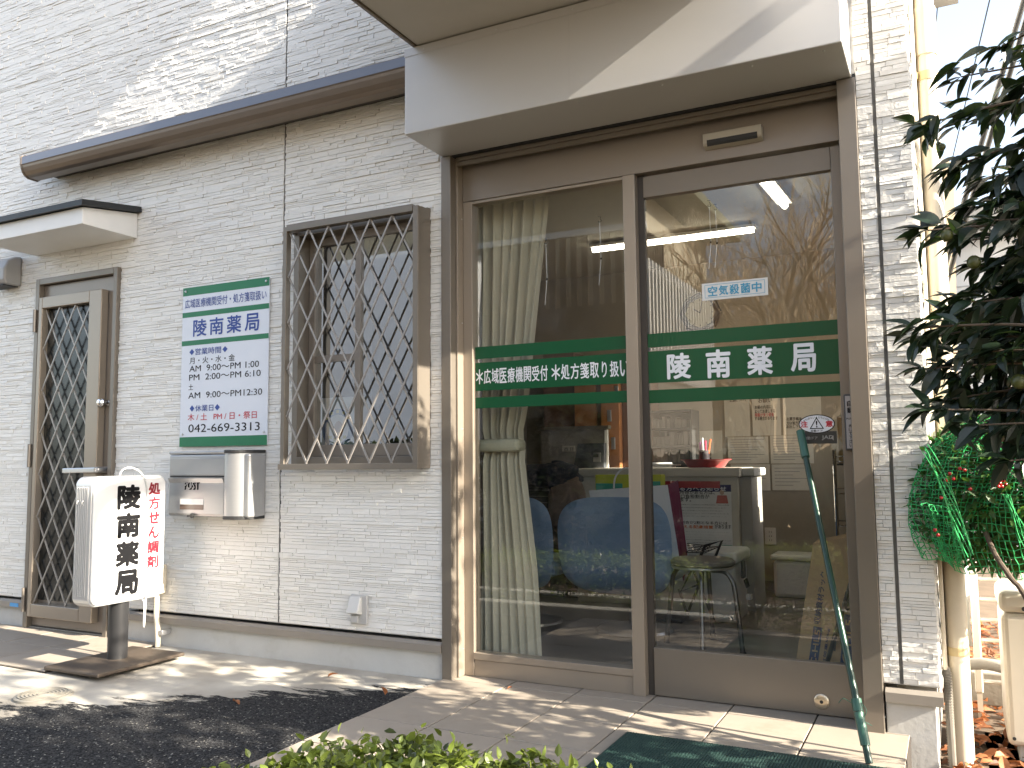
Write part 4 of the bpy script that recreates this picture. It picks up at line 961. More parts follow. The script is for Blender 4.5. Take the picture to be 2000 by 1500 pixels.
a_ = P(1369, 612, y=3.19)
ck = thing('wall_clock', 'round cream wall clock with a dark octagonal rim', 'clock', (a_[0], 3.19, a_[2] - .17))
MB().lathe((a_[0], 3.19, a_[2]), [(.165, 0), (.165, -.02), (.150, -.032), (.116, -.028), (.116, -.012)], 8, 'y').build('rim', mat('dark_wood_rim', (0.02, 0.012, 0.009), 0.4), ck, bevel=0.004)
disc(MB(), a_[0], 3.165, a_[2], .116, .116).build('dial', mat('cream_dial', (0.40, 0.34, 0.22), 0.5), ck)
hn = MB(); hn.bar((a_[0], 3.160, a_[2]), (a_[0] - .055, 3.160, a_[2] + .035), .006); hn.bar((a_[0], 3.160, a_[2]), (a_[0] + .02, 3.160, a_[2] + .095), .004)
for i in range(12):
    q = 2 * math.pi * i / 12; hn.bar((a_[0] + .092 * math.sin(q), 3.162, a_[2] + .092 * math.cos(q)), (a_[0] + .107 * math.sin(q), 3.162, a_[2] + .107 * math.cos(q)), .004)
hn.build('hands', M['ink_black'], ck)
a_ = P(1505, 1047, y=3.195); so_ = thing('wall_socket', 'cream wall socket with two rows of slots below the notices', 'socket', (a_[0], 3.195, a_[2] - .06))
B(a_[0] - .04, a_[0] + .04, 3.188, 3.199, a_[2] - .062, a_[2] + .062).build('plate', mat('socket_cream', (0.55, 0.51, 0.43), 0.4), so_, bevel=0.003)
k = MB()
for z in (-.03, 0, .03):
    for x in (-.009, .007): k.box(a_[0] + x, a_[0] + x + .003, 3.1865, 3.1878, a_[2] + z - .006, a_[2] + z + .006)
k.build('slots', M['black'], so_)
LAMP = emit_mat('lit_tube', (1.0, 0.91, 0.74), 4.0)
def lamp(a, b, label):
    a, b = Vector(a), Vector(b); d = (b - a).normalized(); q = Vector((-d.y, d.x, 0))
    t = thing('ceiling_lamp', label, 'lamp', (a + b) / 2 + Vector((0, 0, .03)), 'lit tube lamps on the waiting room ceiling')
    MB().obox((a + b) / 2 + Vector((0, 0, .022)), (b - a) / 2 * 1.02, q * .045, (0, 0, .010)).build('housing', M['white_metal'], t, bevel=0.003)
    MB().tube([a, b], .0185, 12).build('tube', LAMP, t, smooth=True)
lamp((-2.19, 2.21, 2.455), (-1.07, 2.21, 2.455), 'lit ceiling tube lamp running across the room')
lamp((-.83, 1.02, 2.455), (-.80, 1.76, 2.455), 'shorter lit ceiling tube lamp running from the door into the room')

# back-left corner: cabinets, desk screen, monitor
WOOD = mat('orange_brown_wood', (0.33, 0.145, 0.055), 0.4, var=0.12, scale=3, stretch=(6, 6, 1)); DWOOD = mat('dark_brown_wood', (0.12, 0.065, 0.04), 0.5, var=0.12, scale=3, stretch=(6, 6, 1))
wc = thing('wood_cabinet', 'tall brown wooden cabinet with recessed handles behind the counter', 'cabinet', (-2.3, 3.0, 0))
def PX(px, y): return P(px, 800, y=y)[0]
def PZ(px, py, y): return P(px, py, y=y)[2]
y0 = 2.85
B(PX(1062, y0), PX(1122, y0), y0, 3.18, .9, PZ(1100, 690, y0)).build('dark_door', DWOOD, wc, bevel=0.003)
B(PX(1124, y0), PX(1166, y0), y0 - .02, 3.18, .4, PZ(1140, 735, y0)).build('door', WOOD, wc, bevel=0.003)
B(PX(1167, y0), PX(1178, y0), y0 - .012, 3.18, .4, PZ(1140, 735, y0)).build('door_edge', DWOOD, wc, bevel=0.003)
B(PX(1179, y0), PX(1214, y0), y0 - .06, 3.18, .004, PZ(1190, 725, y0)).build('pillar_door', WOOD, wc, bevel=0.003)
B(PX(1215, y0), PX(1262, y0), y0, 3.18, .004, PZ(1230, 720, y0)).build('dark_door', DWOOD, wc, bevel=0.003)
for (px, py) in ((1190, 812), (1198, 866), (1204, 765)):
    a_ = P(px, py, y=y0 - .062); B(a_[0] - .016, a_[0] + .016, y0 - .066, y0 - .0605, a_[2] - .045, a_[2] + .045).build('handle', M['silver'], wc, bevel=0.003)
ds = thing('desk_screen', 'grey partition screen on the desk behind the blue seats', 'screen', (PX(1120, 2.6), 2.6, .6))
B(PX(1058, 2.6), PX(1186, 2.6), 2.58, 2.62, .60, PZ(1120, 840, 2.6)).build('panel', mat('grey_brown_panel', (0.20, 0.175, 0.15), 0.6, var=0.04), ds)
B(PX(1052, 2.6), PX(1190, 2.6), 2.57, 2.63, PZ(1120, 840, 2.6) + .002, PZ(1120, 836, 2.6) + .012).build('cap_rail', M['bronze'], ds)
B(PX(1183, 2.6), PX(1189, 2.6), 2.565, 2.5795, .70, PZ(1120, 842, 2.6)).build('edge_strip', M['white_metal'], ds)
sk = thing('switch_plate', 'small beige double switch plate on the grey desk screen', 'switch', (PX(1109, 2.57), 2.57, PZ(1109, 885, 2.57)))
B(PX(1097, 2.575), PX(1122, 2.575), 2.571, 2.579, PZ(1109, 882, 2.57), PZ(1109, 871, 2.57)).build('plate', mat('beige_plate', (0.36, 0.32, 0.26), 0.5), sk, bevel=0.002)
k = MB(); text_into(k, '西 日', (PX(1101, 2.57), 2.5695, PZ(1109, 880, 2.57)), UX, UZ, PX(1118, 2.57) - PX(1101, 2.57), .022, .0); k.build('marks', M['ink_black'], sk)
dm = thing('monitor', 'dark slanted back of a monitor in front of the grey desk screen', 'monitor', (PX(1150, 2.45), 2.45, .9))
m_ = MB(); m_.prism([P(1119, 918, y=2.45), P(1180, 918, y=2.45), P(1180, 865, y=2.45), P(1128, 866, y=2.45)], (0, 0, 0), (0, .05, 0)); m_.build('case', mat('dark_blue_grey_plastic', (0.055, 0.06, 0.07), 0.5, var=0.05), dm, bevel=0.004)
a_, b_ = P(1159, 884, y=2.445), P(1173, 902, y=2.445); B(a_[0], b_[0], 2.440, 2.449, b_[2], a_[2]).build('badge', M['silver'], dm); B(a_[0], b_[0] - .012, 2.437, 2.4395, (a_[2] + b_[2]) / 2, a_[2] - .012).build('badge_screen', M['black'], dm)
dk = thing('desk', 'dark desk with pale edges behind the blue seats', 'desk', (PX(1110, 2.3), 2.4, 0))
B(PX(1010, 2.3), PX(1190, 2.3), 2.30, 2.57, PZ(1100, 928, 2.3), PZ(1100, 919, 2.3)).build('top', mat('grey_desk_top', (0.24, 0.225, 0.20), 0.5), dk)
B(PX(1010, 2.3), PX(1190, 2.3), 2.32, 2.57, .004, PZ(1100, 928, 2.3) - .002).build('body', mat('dark_desk', (0.05, 0.045, 0.04), 0.6), dk)
for i in range(5): B(PX(1030, 2.3), PX(1130, 2.3), 2.314, 2.319, .80 - i * .045, .806 - i * .045).build('drawer_edge', mat('desk_edge', (0.18, 0.165, 0.14), 0.5) if 'desk_edge' not in bpy.data.materials else bpy.data.materials['desk_edge'], dk)
sh = thing('document_shelf', 'black document shelf beside the small medicine notebook notice', 'shelf', (PX(1320, 3.1), 3.15, .9))
f_ = MB(); x0, x1 = PX(1272, 3.05), PX(1356, 3.05)
for t in (0, .33, .66, 1): f_.box(x0, x1, 2.96, 3.18, .93 + t * .40, .945 + t * .40)
f_.box(x0, x0 + .015, 2.96, 3.18, .6, 1.345); f_.box(x1 - .015, x1, 2.96, 3.18, .6, 1.345); f_.box(x0, x1, 3.17, 3.185, .6, 1.345); f_.build('frame', M['black'], sh)
q = MB(); rg = random.Random(5)
for t in (0, .33, .66):
    x = x0 + .02
    while x < x1 - .05: w = rg.uniform(.015, .04); q.box(x, x + w * .9, 3.0, 3.15, .947 + t * .40, .947 + t * .40 + rg.uniform(.06, .105)); x += w
q.build('folders', mat('dim_folders', (0.16, 0.15, 0.14), 0.6, isl=0.6), sh)
mr_ = thing('metal_rack', 'chrome leaflet stand beside the right door stile', 'rack', (P(1645, 1000, y=1.8)[0], 1.8, 0))
xr = P(1634, 1000, y=1.8)[0]
f_ = MB(); f_.tube([(xr, 1.8, .004), (xr, 1.8, 1.02)], .010, 8); f_.tube([(xr + .18, 1.9, .004), (xr + .18, 1.9, 1.02)], .010, 8)
for z in (.30, .62, .80, .98): f_.tube([(xr, 1.8, z), (xr + .09, 1.80, z), (xr + .18, 1.9, z)], .005, 6); f_.tube([(xr, 1.8, z - .03), (xr + .18, 1.9, z - .03)], .005, 6)
f_.build('frame', M['chrome'], mr_)
lf_ = thing('leaflet', 'white leaflet with red and grey print on the chrome stand', 'leaflet', (xr + .1, 1.79, .55)); a_, b_ = P(1651, 912, y=1.76), P(1690, 1010, y=1.76)
B(a_[0], b_[0], 1.76, 1.764, b_[2], a_[2]).build('sheet', M['paper'], lf_); k = MB(); q_ = P(1655, 932, y=1.758); text_into(k, '空気', (q_[0], 1.7585, q_[2]), UX, UZ, .05, .022, .02); k.build('lettering', M['ink_red'], lf_)
k = MB()
for i, ch in enumerate('今日薬'): q_ = P(1658, 960 + i * 8, y=1.758); text_into(k, ch, (q_[0], 1.7585, q_[2]), UX, UZ, .018, .018, .01)
k.build('lettering', M['ink_grey'], lf_)
tag(at_base(B(P(1634, 800, y=2.2)[0], P(1690, 800, y=2.2)[0], 2.2, 2.4, P(1640, 905, y=2.2)[2], P(1640, 815, y=2.2)[2]).build('kraft_box', mat('kraft_card', (0.33, 0.22, 0.10), 0.8, var=0.05), bevel=0.004), (P(1650, 905, y=2.2)[0], 2.3, P(1640, 905, y=2.2)[2])), 'plain tan carton on the shelf behind the right door stile', 'box')
tag(at_base(B(P(1630, 800, y=2.2)[0], -.30, 2.15, 2.45, P(1640, 909, y=2.2)[2], P(1640, 905.6, y=2.2)[2]).build('wall_shelf', M['black']), (-.5, 2.4, 1.0)), 'short dark wall shelf under the plain tan carton', 'shelf')

# suction hooks with strings inside the glass
hk0 = None
for i, (px, py, ln_, lab) in enumerate(((1066, 470, .30, 'small hook and string hanging lowest next to the curtain edge'), (1171, 428, .30, 'small hook and string halfway along the left pane'), (1224, 420, .33, 'small hook and string next to the centre mullion'), (1385, 397, .28, 'left one of two close hooks on the sliding glass'), (1397, 404, .26, 'right one of two close hooks on the sliding glass'))):
    a_ = Vector(P(px, py, y=.16)); t = thing('glass_hook', lab, 'hook', a_, 'small hooks with strings inside the entrance glass')
    MB().tube(smooth_path([a_ + Vector(v_) for v_ in ((-.006, 0, .012), (.004, 0, .010), (.002, 0, .002), (.008, 0, -.006), (.002, 0, -.014), (-.007, 0, -.010))], 3), .0018, 6).build('hook', M['ink_black'], t)
    MB().tube([a_ + Vector((0, 0, -.014)), a_ + Vector((.002, .004, -ln_ * .6)), a_ + Vector((-.01, .004, -ln_))], .0011, 5).build('string', M['ink_white'], t)
    MB().lathe(a_ + Vector((.002, .004, -ln_ * .6)), [(.001, -.005), (.005, 0), (.001, .005)], 8).build('bead', M['ink_black'], t)
# ================================================================== outside, right and front
# green garden stake
gp = thing('garden_stake', 'dark green plastic garden stake leaning against the sliding glass', 'stake', (-.28, -.36, 0))
a_, b_ = Vector((-.277, -.375, .004)), Vector(P(1563, 842, y=.085)); GST = mat('green_stake', (0.005, 0.034, 0.018), 0.35, var=0.15, scale=10); GSL = mat('pale_green_sleeve', (0.035, 0.11, 0.075), 0.4, var=0.12, scale=20)
at = lambda t: a_.lerp(b_, t)
MB().tube([at(i / 12) for i in range(13)], [.0115 - .0012 * (i % 2) for i in range(13)], 12).build('rod', GST, gp, smooth=True)
MB().tube([at(.905), at(.93), at(1.0)], .0155, 12).build('end_cap', GSL, gp, smooth=True)
MB().tube([at(.045), at(.13)], .0155, 12).build('tape_sleeve', GSL, gp, smooth=True)
MB().tube([at(.132), at(.165)], .0165, 12).build('tape_sleeve', GSL, gp, smooth=True)
tw = MB(); c_ = at(.155)
tw.tube(smooth_path([c_ + Vector(v) for v in ((-.016, -.01, 0), (-.04, -.012, .012), (-.055, -.005, -.006))], 3), .0015, 5); tw.tube(smooth_path([c_ + Vector(v) for v in ((.016, -.01, .004), (.03, -.01, -.02), (.02, -.012, -.05), (.045, -.01, -.065))], 3), .0015, 5); tw.build('wire_tie', GSL, gp)

# door mat
dmx = thing('door_mat', 'dark green rubber entrance mat on the beige tiles', 'mat', (-.65, -.8, .002))
B(-1.075, -.190, -1.25, -.405, .002, .010).build('mat_base', mat('dark_green_rubber', (0.005, 0.027, 0.021), 0.6, var=0.1), dmx, bevel=0.004)
pile = MB(); rg = random.Random(2)
vs, fs = [], []
nx, ny = 88, 84
for i in range(nx):
    for j in range(ny):
        x = -1.062 + i * .00985 + rg.uniform(-.001, .001); y = -1.237 + j * .0098 + rg.uniform(-.001, .001)
        if (i % 6 == 3 and j % 6 == 3): continue
        h_ = .0145 + rg.uniform(0, .002); n = len(vs)
        vs += [(x - .0036, y - .0036, .010), (x + .0036, y - .0036, .010), (x + .0036, y + .0036, .010), (x - .0036, y + .0036, .010), (x, y, h_)]
        fs += [(n, n + 1, n + 4), (n + 1, n + 2, n + 4), (n + 2, n + 3, n + 4), (n + 3, n, n + 4)]
pile.add(vs, fs); pile.build('mat_pile', bpy.data.materials['dark_green_rubber'], dmx, fixn=False)

# small round manhole cover
mh = thing('manhole_cover', 'small round ribbed drain cover in the cement apron', 'drain cover', (-3.52, -.93, -.005))
mz = drive_z(-3.52, -.93) + .004; m_ = MB()
MB().lathe((-3.52, -.93, mz - .01), [(.115, 0), (.115, .010), (.108, .012), (.002, .012)], 40).build('plate', mat('cement_cover', (0.27, 0.25, 0.21), 0.7, var=0.1), mh)
for r in (.02, .035, .05, .065, .08, .095):
    m_.lathe((-3.52, -.93, mz), [(r, 0), (r, .006), (r + .006, .006), (r + .006, 0)], 40)
m_.build('rings', bpy.data.materials['cement_cover'], mh)

# outdoor unit, lattice, hoses and blocks beside the building
ac = thing('outdoor_unit', 'cream metal outdoor unit cabinet beside the downpipe', 'outdoor unit', (.35, .40, -.1))
ax0 = .135; ay0 = .24
CRM = mat('cream_coated_steel', (0.58, 0.53, 0.44), 0.35, var=0.03)
B(ax0, .62, ay0, .56, -.065, .405).build('cabinet', CRM, ac, bevel=0.022, seg=3)
B(ax0 - .006, .626, ay0 - .006, .566, .407, .485).build('top_cover', CRM, ac, bevel=0.024, seg=3)
k = MB(); k.lathe((ax0 + .075, ay0 - .0065, .424), [(.009, 0), (.008, -.003)], 10, 'y'); k.lathe((ax0 + .02, ay0 + .0, -.035), [(.006, 0.0), (.006, -.004)], 10, 'y'); k.build('screw', M['black'], ac)
for x in (.17, .52): B(x, x + .07, ay0 + .04, .54, -.124, -.067).build('foot', M['concrete'], ac, bevel=0.005)
lt = thing('lattice_guard', 'cream plastic lattice guard standing behind the outdoor unit', 'guard', (.1, .8, -.1))
f_ = MB(); yl = .80
x0 = P(1893, 1120, y=yl)[0]; zt = P(1893, 1066, y=yl)[2]; zb = -.02
f_.box(x0, x0 + .030, yl, yl + .05, zb, zt); f_.box(x0 + .03, x0 + .6, yl, yl + .05, zt - .055, zt)
n = 6
for i in range(n): z = zb + .04 + i * (zt - .10 - zb) / n; f_.box(x0 + .03, x0 + .6, yl + .005, yl + .04, z, z + .013)
for x in (x0 + .105, x0 + .19, x0 + .275, x0 + .36): f_.box(x, x + .013, yl + .002, yl + .045, zb, zt - .055)
f_.build('lattice', CRM, lt, bevel=0.006)
for x in (x0 + .005, x0 + .55): B(x, x + .02, yl + .005, yl + .045, -.124, zb).build('leg', CRM, lt)
tag(at_base(MB().tube(smooth_path([P(1893, 1297, y=.75), P(1925, 1297, y=.72), P(1965, 1306, y=.68), P(2040, 1330, y=.62)]), .024, 12).build('pipe_lagging', mat('grey_lagging', (0.30, 0.28, 0.25), 0.8, var=0.12, bump=0.5, bscale=60), smooth=True), P(1925, 1297, y=.72)), 'grey lagged pipe running into the outdoor unit', 'pipe')
cb = MB(); cb.box(.06, .68, .13, .62, -.20, -.125); tag(at_base(cb.build('concrete_block', mat('weathered_block', (0.25, 0.23, 0.19), 0.9, var=0.15, bump=0.4, grime=0.4), bevel=0.008), (.37, .37, -.2)), 'weathered concrete block under the cream outdoor unit', 'block')
tag(at_base(B(.03, .50, 1.02, 1.20, -.125, .02).build('concrete_block', bpy.data.materials['weathered_block'], bevel=0.008), (.26, 1.1, -.125)), 'weathered concrete block behind the lattice guard', 'block')
tag(at_base(MB().tube([P(1878, 1060, y=.5), P(1884, 1200, y=.5), P(1888, 1260, y=.5)], .02, 12).build('white_pipe', mat('white_pvc', (0.62, 0.62, 0.62), 0.4), smooth=True), P(1888, 1260, y=.5)), 'short white pipe between the downpipe and the lattice guard', 'pipe')

# leaf litter (uncountable) and a few single leaves on the paving
def leaf_poly(L_, W_, curl=.15, fold=.2, n=4):
    """pointed leaf along +x: left/right halves bent at the midrib"""
    mid = [(L_ * i / n, 0, -curl * L_ * (i / n) ** 2) for i in range(n + 1)]
    wid = [math.sin(math.pi * (i / n) ** 0.8) * W_ / 2 for i in range(n + 1)]
    vs = list(mid); fs = []
    for s in (1, -1):
        base = len(vs)
        for i in range(1, n): vs.append((mid[i][0], s * wid[i], mid[i][2] + fold * wid[i]))
        e = [0] + [base + i for i in range(n - 1)] + [n]
        for i in range(n):
            q = [i, i + 1, e[i + 1], e[i]]; q2 = []
            for v in q:
                if v not in q2: q2.append(v)
            fs.append(tuple(q2 if s < 0 else q2[::-1]))
    return vs, fs
def put_leaves(mb, items, L0, W0, curl=.15, fold=.25, n=4):
    """items: (pos, direction, normal-ish, scale)"""
    base_v, base_f = leaf_poly(L0, W0, curl, fold, n); bv = np.array(base_v)
    allv = []; 
    for (p, d, u, s) in items:
        d = Vector(d).normalized(); u = Vector(u); q = u.cross(d)
        if q.length < 1e-4: q = Vector((0, 1, 0)).cross(d)
        q.normalize(); w = d.cross(q)
        mtx = np.array([d, q, w]) * s
        allv.append(bv @ mtx + np.array(p))
    k = len(bv); off = len(mb.v)
    for a in allv: mb.v += [tuple(r) for r in a.tolist()]
    for i in range(len(items)): mb.f += [tuple(j + off + i * k for j in f) for f in base_f]
    return mb
DRY = leaf_mat('dry_leaf', (0.30, 0.115, 0.045), (0.35, 0.12, 0.04), 0.6, 0.6, 0.25)
rg = random.Random(11); its = []
for i in range(2600):
    x = rg.uniform(-.05, 1.5) ** 1.0; y = rg.uniform(-.35, 3.2)
    d = Vector((rg.gauss(0, 1), rg.gauss(0, 1), rg.uniform(-.2, .5))); its.append(((x, y, -.122 + rg.uniform(0, .03)), d, (rg.gauss(0, .5), rg.gauss(0, .5), 1), rg.uniform(.6, 1.2)))
ll = put_leaves(MB(), its, .065, .032, .35, .5).build('leaf_litter', DRY, fixn=False); tag(ll, 'reddish dry fallen leaves covering the soil beside the building', 'leaves', kind='stuff')
for (px, py, lab) in ((640, 1322, 'curled red-brown dry leaf on the cement apron below the outlet'), (752, 1358, 'brown dry leaf on the asphalt edge beside the porch'), (455, 1368, 'brown dry leaf at the ragged cement edge'), (1000, 1345, 'tiny dry leaf scrap against the kick panel')):
    p = Vector(P(px, py, z=.0)); p.z = .006 if py == 1345 else drive_z(p.x, p.y) + .008
    o = put_leaves(MB(), [(p, (rg.gauss(0, 1), rg.gauss(0, .4), .1), (0, .4, 1), .9 if py != 1345 else .5)], .055, .03, .35, .7).build('dry_leaf', DRY, fixn=False)
    tag(at_base(o, p), lab, 'leaf', 'single dry leaves on the paving')

# ---- clipped foreground hedge
def hedge(name, x0, x1, y0, y1, z0, z1, n, leaf, lm, label, cat, seed, group=None, top_bias=.6, stems=10, r=.10):
    rg = random.Random(seed); t = thing(name, label, cat, ((x0 + x1) / 2, (y0 + y1) / 2, z0), group); its = []
    cx, cy_, hx, hy = (x0 + x1) / 2, (y0 + y1) / 2, (x1 - x0) / 2, (y1 - y0) / 2
    while len(its) < n:
        u, v = rg.uniform(-1, 1), rg.uniform(-1, 1); w = rg.random()
        rr = (abs(u) ** 3.2 + abs(v) ** 3.2)
        top = z1 - (z1 - z0) * .5 * max(0, rr - .55) ** 1.2 + .022 * math.sin(9 * u * hx * 2 + seed) * math.sin(11 * v * hy * 2) + rg.gauss(0, .012)
        if rr > 1.05 + rg.gauss(0, .06): continue
        if rg.random() < top_bias: z = top - abs(rg.gauss(0, .035))
        else: z = z0 + (top - z0) * (w ** .7)
        if z < z0: continue
        up_ = Vector((u * .5 + rg.gauss(0, .6), v * .5 + rg.gauss(0, .6), 1.0 + rg.gauss(0, .4)))
        d = Vector((rg.gauss(0, 1), rg.gauss(0, 1), rg.uniform(-.2, .9)))
        if rg.random() < .04: z += rg.uniform(.01, .05); d.z += 1.2
        its.append(((cx + u * hx, cy_ + v * hy, z), d, up_, rg.uniform(.6, 1.25)))
    put_leaves(MB(), its, *leaf).build('foliage', lm, t, fixn=False)
    st = MB()
    for i in range(stems):
        p = Vector((cx + rg.uniform(-.8, .8) * hx, cy_ + rg.uniform(-.7, .7) * hy, z0 - .05)); 
        for k in range(3):
            st.tube([p, p + Vector((rg.gauss(0, .04), rg.gauss(0, .04), (z1 - z0) * .45)), p + Vector((rg.gauss(0, .10), rg.gauss(0, .10), (z1 - z0) * .92))], [.006, .004, .002], 5)
    st.build('stems', mat('hedge_twig', (0.16, 0.11, 0.07), 0.8, var=0.2) if 'hedge_twig' not in bpy.data.materials else bpy.data.materials['hedge_twig'], t)
    return t
HL = leaf_mat('hedge_leaf', (0.125, 0.160, 0.030), (0.28, 0.34, 0.045), 0.38, 0.65, 0.35)
hedge('hedge', -1.42, -.36, -2.75, -1.64, -.22, .345, 23000, (.026, .0165, .15, .25, 3), HL, 'low clipped yellow-green hedge growing before the tiled porch', 'hedge', 3, top_bias=.75)
tag(B(-1.75, -.18, -3.3, -1.5, -.36, -.215).build('planting_bed', bpy.data.materials['garden_soil']), kind='structure')
hedge('hedge', -3.9, -1.75, -3.55, -2.98, -.30, .16, 5200, (.034, .02, .15, .25, 3), HL, 'low hedge behind the kerb mirrored at the bottom of the glass', 'hedge', 6)

# ---- bare-stemmed tree with big dark leaves
dt = thing('broadleaf_tree', 'dark glossy broadleaf tree with small green fruits growing beside the downpipe', 'tree', (.95, -.95, -.12))
BARK = mat('grey_brown_bark', (0.09, 0.065, 0.045), 0.85, var=0.2, bump=0.5)
tk = MB(); tk.tube(smooth_path([(.95, -.95, -.14), (.93, -.95, .5), (.88, -.93, 1.0), (.90, -.95, 1.7), (.86, -.93, 2.4)]), [.05 - .0016 * i for i in range(17)], 10); tk.build('trunk', BARK, dt, smooth=True)
tips0 = [(1790, 245, 2.30), (1865, 150, 2.35), (1800, 450, 2.25), (1775, 640, 2.20), (1790, 720, 2.25), (1800, 800, 2.2), (1850, 330, 2.4), (1880, 470, 2.35), (1890, 590, 2.2), (1950, 215, 2.4), (1945, 90, 2.35), (1975, 330, 2.25),
        (1900, 830, 2.15), (1960, 900, 2.1), (1930, 700, 2.35), (1985, 560, 2.3), (1990, 160, 2.2), (1860, 740, 2.4), (1960, 800, 2.3), (2010, 430, 2.1), (2020, 700, 2.15), (2030, 260, 2.3), (2040, 60, 2.3), (1890, 400, 2.3), (1930, 430, 2.15), (1850, 690, 2.2), (1920, 620, 2.5), (1970, 680, 2.4), (1880, 660, 2.35), (1990, 840, 2.35), (1900, 520, 2.4), (1950, 520, 2.2), (1990, 480, 2.4), (1920, 350, 2.45), (2000, 380, 2.2), (1950, 600, 2.25), (1900, 770, 2.4), (1940, 830, 2.4), (2000, 620, 2.45), (1860, 580, 2.5), (1830, 640, 2.35)]
rg = random.Random(21); tips = tips0 + [(px + rg.uniform(5, 60), py + rg.uniform(-35, 35), dep + .18) for px, py, dep in tips0 if py > 180]; br, its, fr_p = MB(), [], []
tk2 = MB(); tk2.tube(smooth_path([(.86, -.93, 2.35), (1.0, -1.0, 2.9), (1.2, -.95, 3.38), (1.24, -.55, 3.47), (1.22, -.05, 3.52)], 5), [.045, .045, .046, .048, .05, .052, .054, .055, .056, .056, .056, .056, .055, .054, .052, .05, .046, .04, .034, .028, .02], 10); tk2.build('shadow_limb', BARK, dt, smooth=True)  # unseen bough, added to throw the slanting shadow band on the entrance canopy
for _ in range(1900):  # unseen leaf clumps, added to shade the lower wall and dapple the porch
    c_ = rg.choice(((.75, -.47, .72), (.9, -.62, 1.12), (.82, -.42, 1.22), (1.0, -.72, .62), (.85, -.80, .95), (.7, -.58, .50), (1.0, -.33, 2.0), (.95, -.30, 2.28), (1.1, -.33, 2.55), (1.2, -.30, 2.15), (.9, -.36, 2.2), (1.05, -.30, 1.82), (1.2, -.30, 2.75), (1.0, -.30, 2.4)))
    its.append((Vector(c_) + Vector((rg.gauss(0, .14), rg.gauss(0, .05 if c_[2] < 1.5 else .032), rg.gauss(0, .11))), (rg.gauss(0, 1), rg.gauss(0, 1), rg.gauss(-.3, .6)), (rg.gauss(0, .5), rg.gauss(0, .5), 1), rg.uniform(.7, 1.15)))
for c_ in ((1.0, -.33, 2.0), (.95, -.30, 2.28), (1.1, -.33, 2.55), (1.2, -.3, 2.15), (1.2, -.30, 2.75)): br.tube([(.88, -.94, c_[2] - .2), Vector(c_) + Vector((0, -.2, -.05)), c_], [.012, .008, .003], 6)  # twigs carrying the added upper shade clumps
for i, (px, py, dep) in enumerate(tips):
    e = Vector(PD(px + 12, py, dep)); zs = min(max(e.z - rg.uniform(.0, .25), .75), 2.3); s = Vector((.90, -.95, zs))
    m1 = s.lerp(e, .4) + Vector((rg.gauss(0, .03), rg.gauss(0, .03), .05)); m2 = s.lerp(e, .75) + Vector((rg.gauss(0, .03), rg.gauss(0, .03), .04))
    path = smooth_path([s, m1, m2, e], 6); br.tube(path, [.008 - .0062 * j / (len(path) - 1) for j in range(len(path))], 6)
    n = len(path)
    for j in range(int(n * .28), n):
        for k in range(3):
            p = path[j] + Vector((rg.gauss(0, .016), rg.gauss(0, .016), rg.gauss(0, .014))); t = (path[min(j + 1, n - 1)] - path[max(j - 1, 0)]).normalized()
            side = Vector((rg.gauss(0, 1), rg.gauss(0, 1), rg.gauss(-.25, .5))).normalized()
            d = t * .6 + side * .9 + Vector((-.25, 0, -.15)); its.append((p, d, (rg.gauss(0, .5), rg.gauss(-.3, .5), 1), rg.uniform(.6, 1.15)))
    for k in range(3): its.append((e, (e - m2).normalized() + Vector((rg.gauss(0, .5), rg.gauss(0, .5), rg.gauss(0, .4))), (rg.gauss(0, .4), -.4, 1), rg.uniform(.7, 1.1)))
br.build('branches', BARK, dt, smooth=True)
DL = leaf_mat('dark_glossy_leaf', (0.014, 0.026, 0.014), (0.05, 0.09, 0.012), 0.32, 0.4, 0.15)
put_leaves(MB(), its, .084, .035, .25, .35, 6).build('foliage', DL, dt, fixn=False)
fruit = mat('green_yellow_fruit', (0.055, 0.062, 0.014), 0.4, var=0.25, scale=20); 
for (px, py, dep, r) in ((1840, 287, 2.30, .0095), (1849, 460, 2.2, .015), (1902, 512, 2.2, .017), (1893, 640, 2.3, .017), (1990, 745, 2.1, .018)):
    c_ = PD(px, py, dep); o = MB().lathe(c_, [(r * math.sin(math.pi * i / 10) + 1e-5, -r * 1.05 * math.cos(math.pi * i / 10)) for i in range(11)], 14).build('fruit', fruit, dt, smooth=True)

# ---- berry shrub under a green bird net
ns = thing('berry_shrub', 'round red-berried shrub beside the downpipe', 'shrub', (.36, -.12, -.12))
rg = random.Random(33); C0 = Vector(PD(1955, 965, 3.0)); C0 += Vector((.10, .0, 0)); RX, RY, RZ = .375, .27, .25
SL = leaf_mat('shrub_leaf', (0.05, 0.105, 0.028), (0.13, 0.28, 0.04), 0.4, 0.6, 0.3)
its = []; berries = []
while len(its) < 8200:
    v = Vector((rg.gauss(0, 1), rg.gauss(0, 1), rg.gauss(0, 1))).normalized(); k = rg.random() ** .22
    th_, ph_ = math.atan2(v.y, v.x), math.acos(max(-1, min(1, v.z))); lump = 1 + .07 * math.sin(2 * th_ + .7) + .06 * math.sin(3 * ph_ + th_ * 2)
    p = C0 + Vector((v.x * RX, v.y * RY, v.z * RZ)) * k * lump * 1.02
    its.append((p, v + Vector((rg.gauss(0, .8), rg.gauss(0, .8), rg.gauss(0, .8))), v + Vector((0, 0, .8)), rg.uniform(.6, 1.2)))
put_leaves(MB(), its, .045, .018, .15, .25, 4).build('foliage', SL, ns, fixn=False)
bm_ = MB()
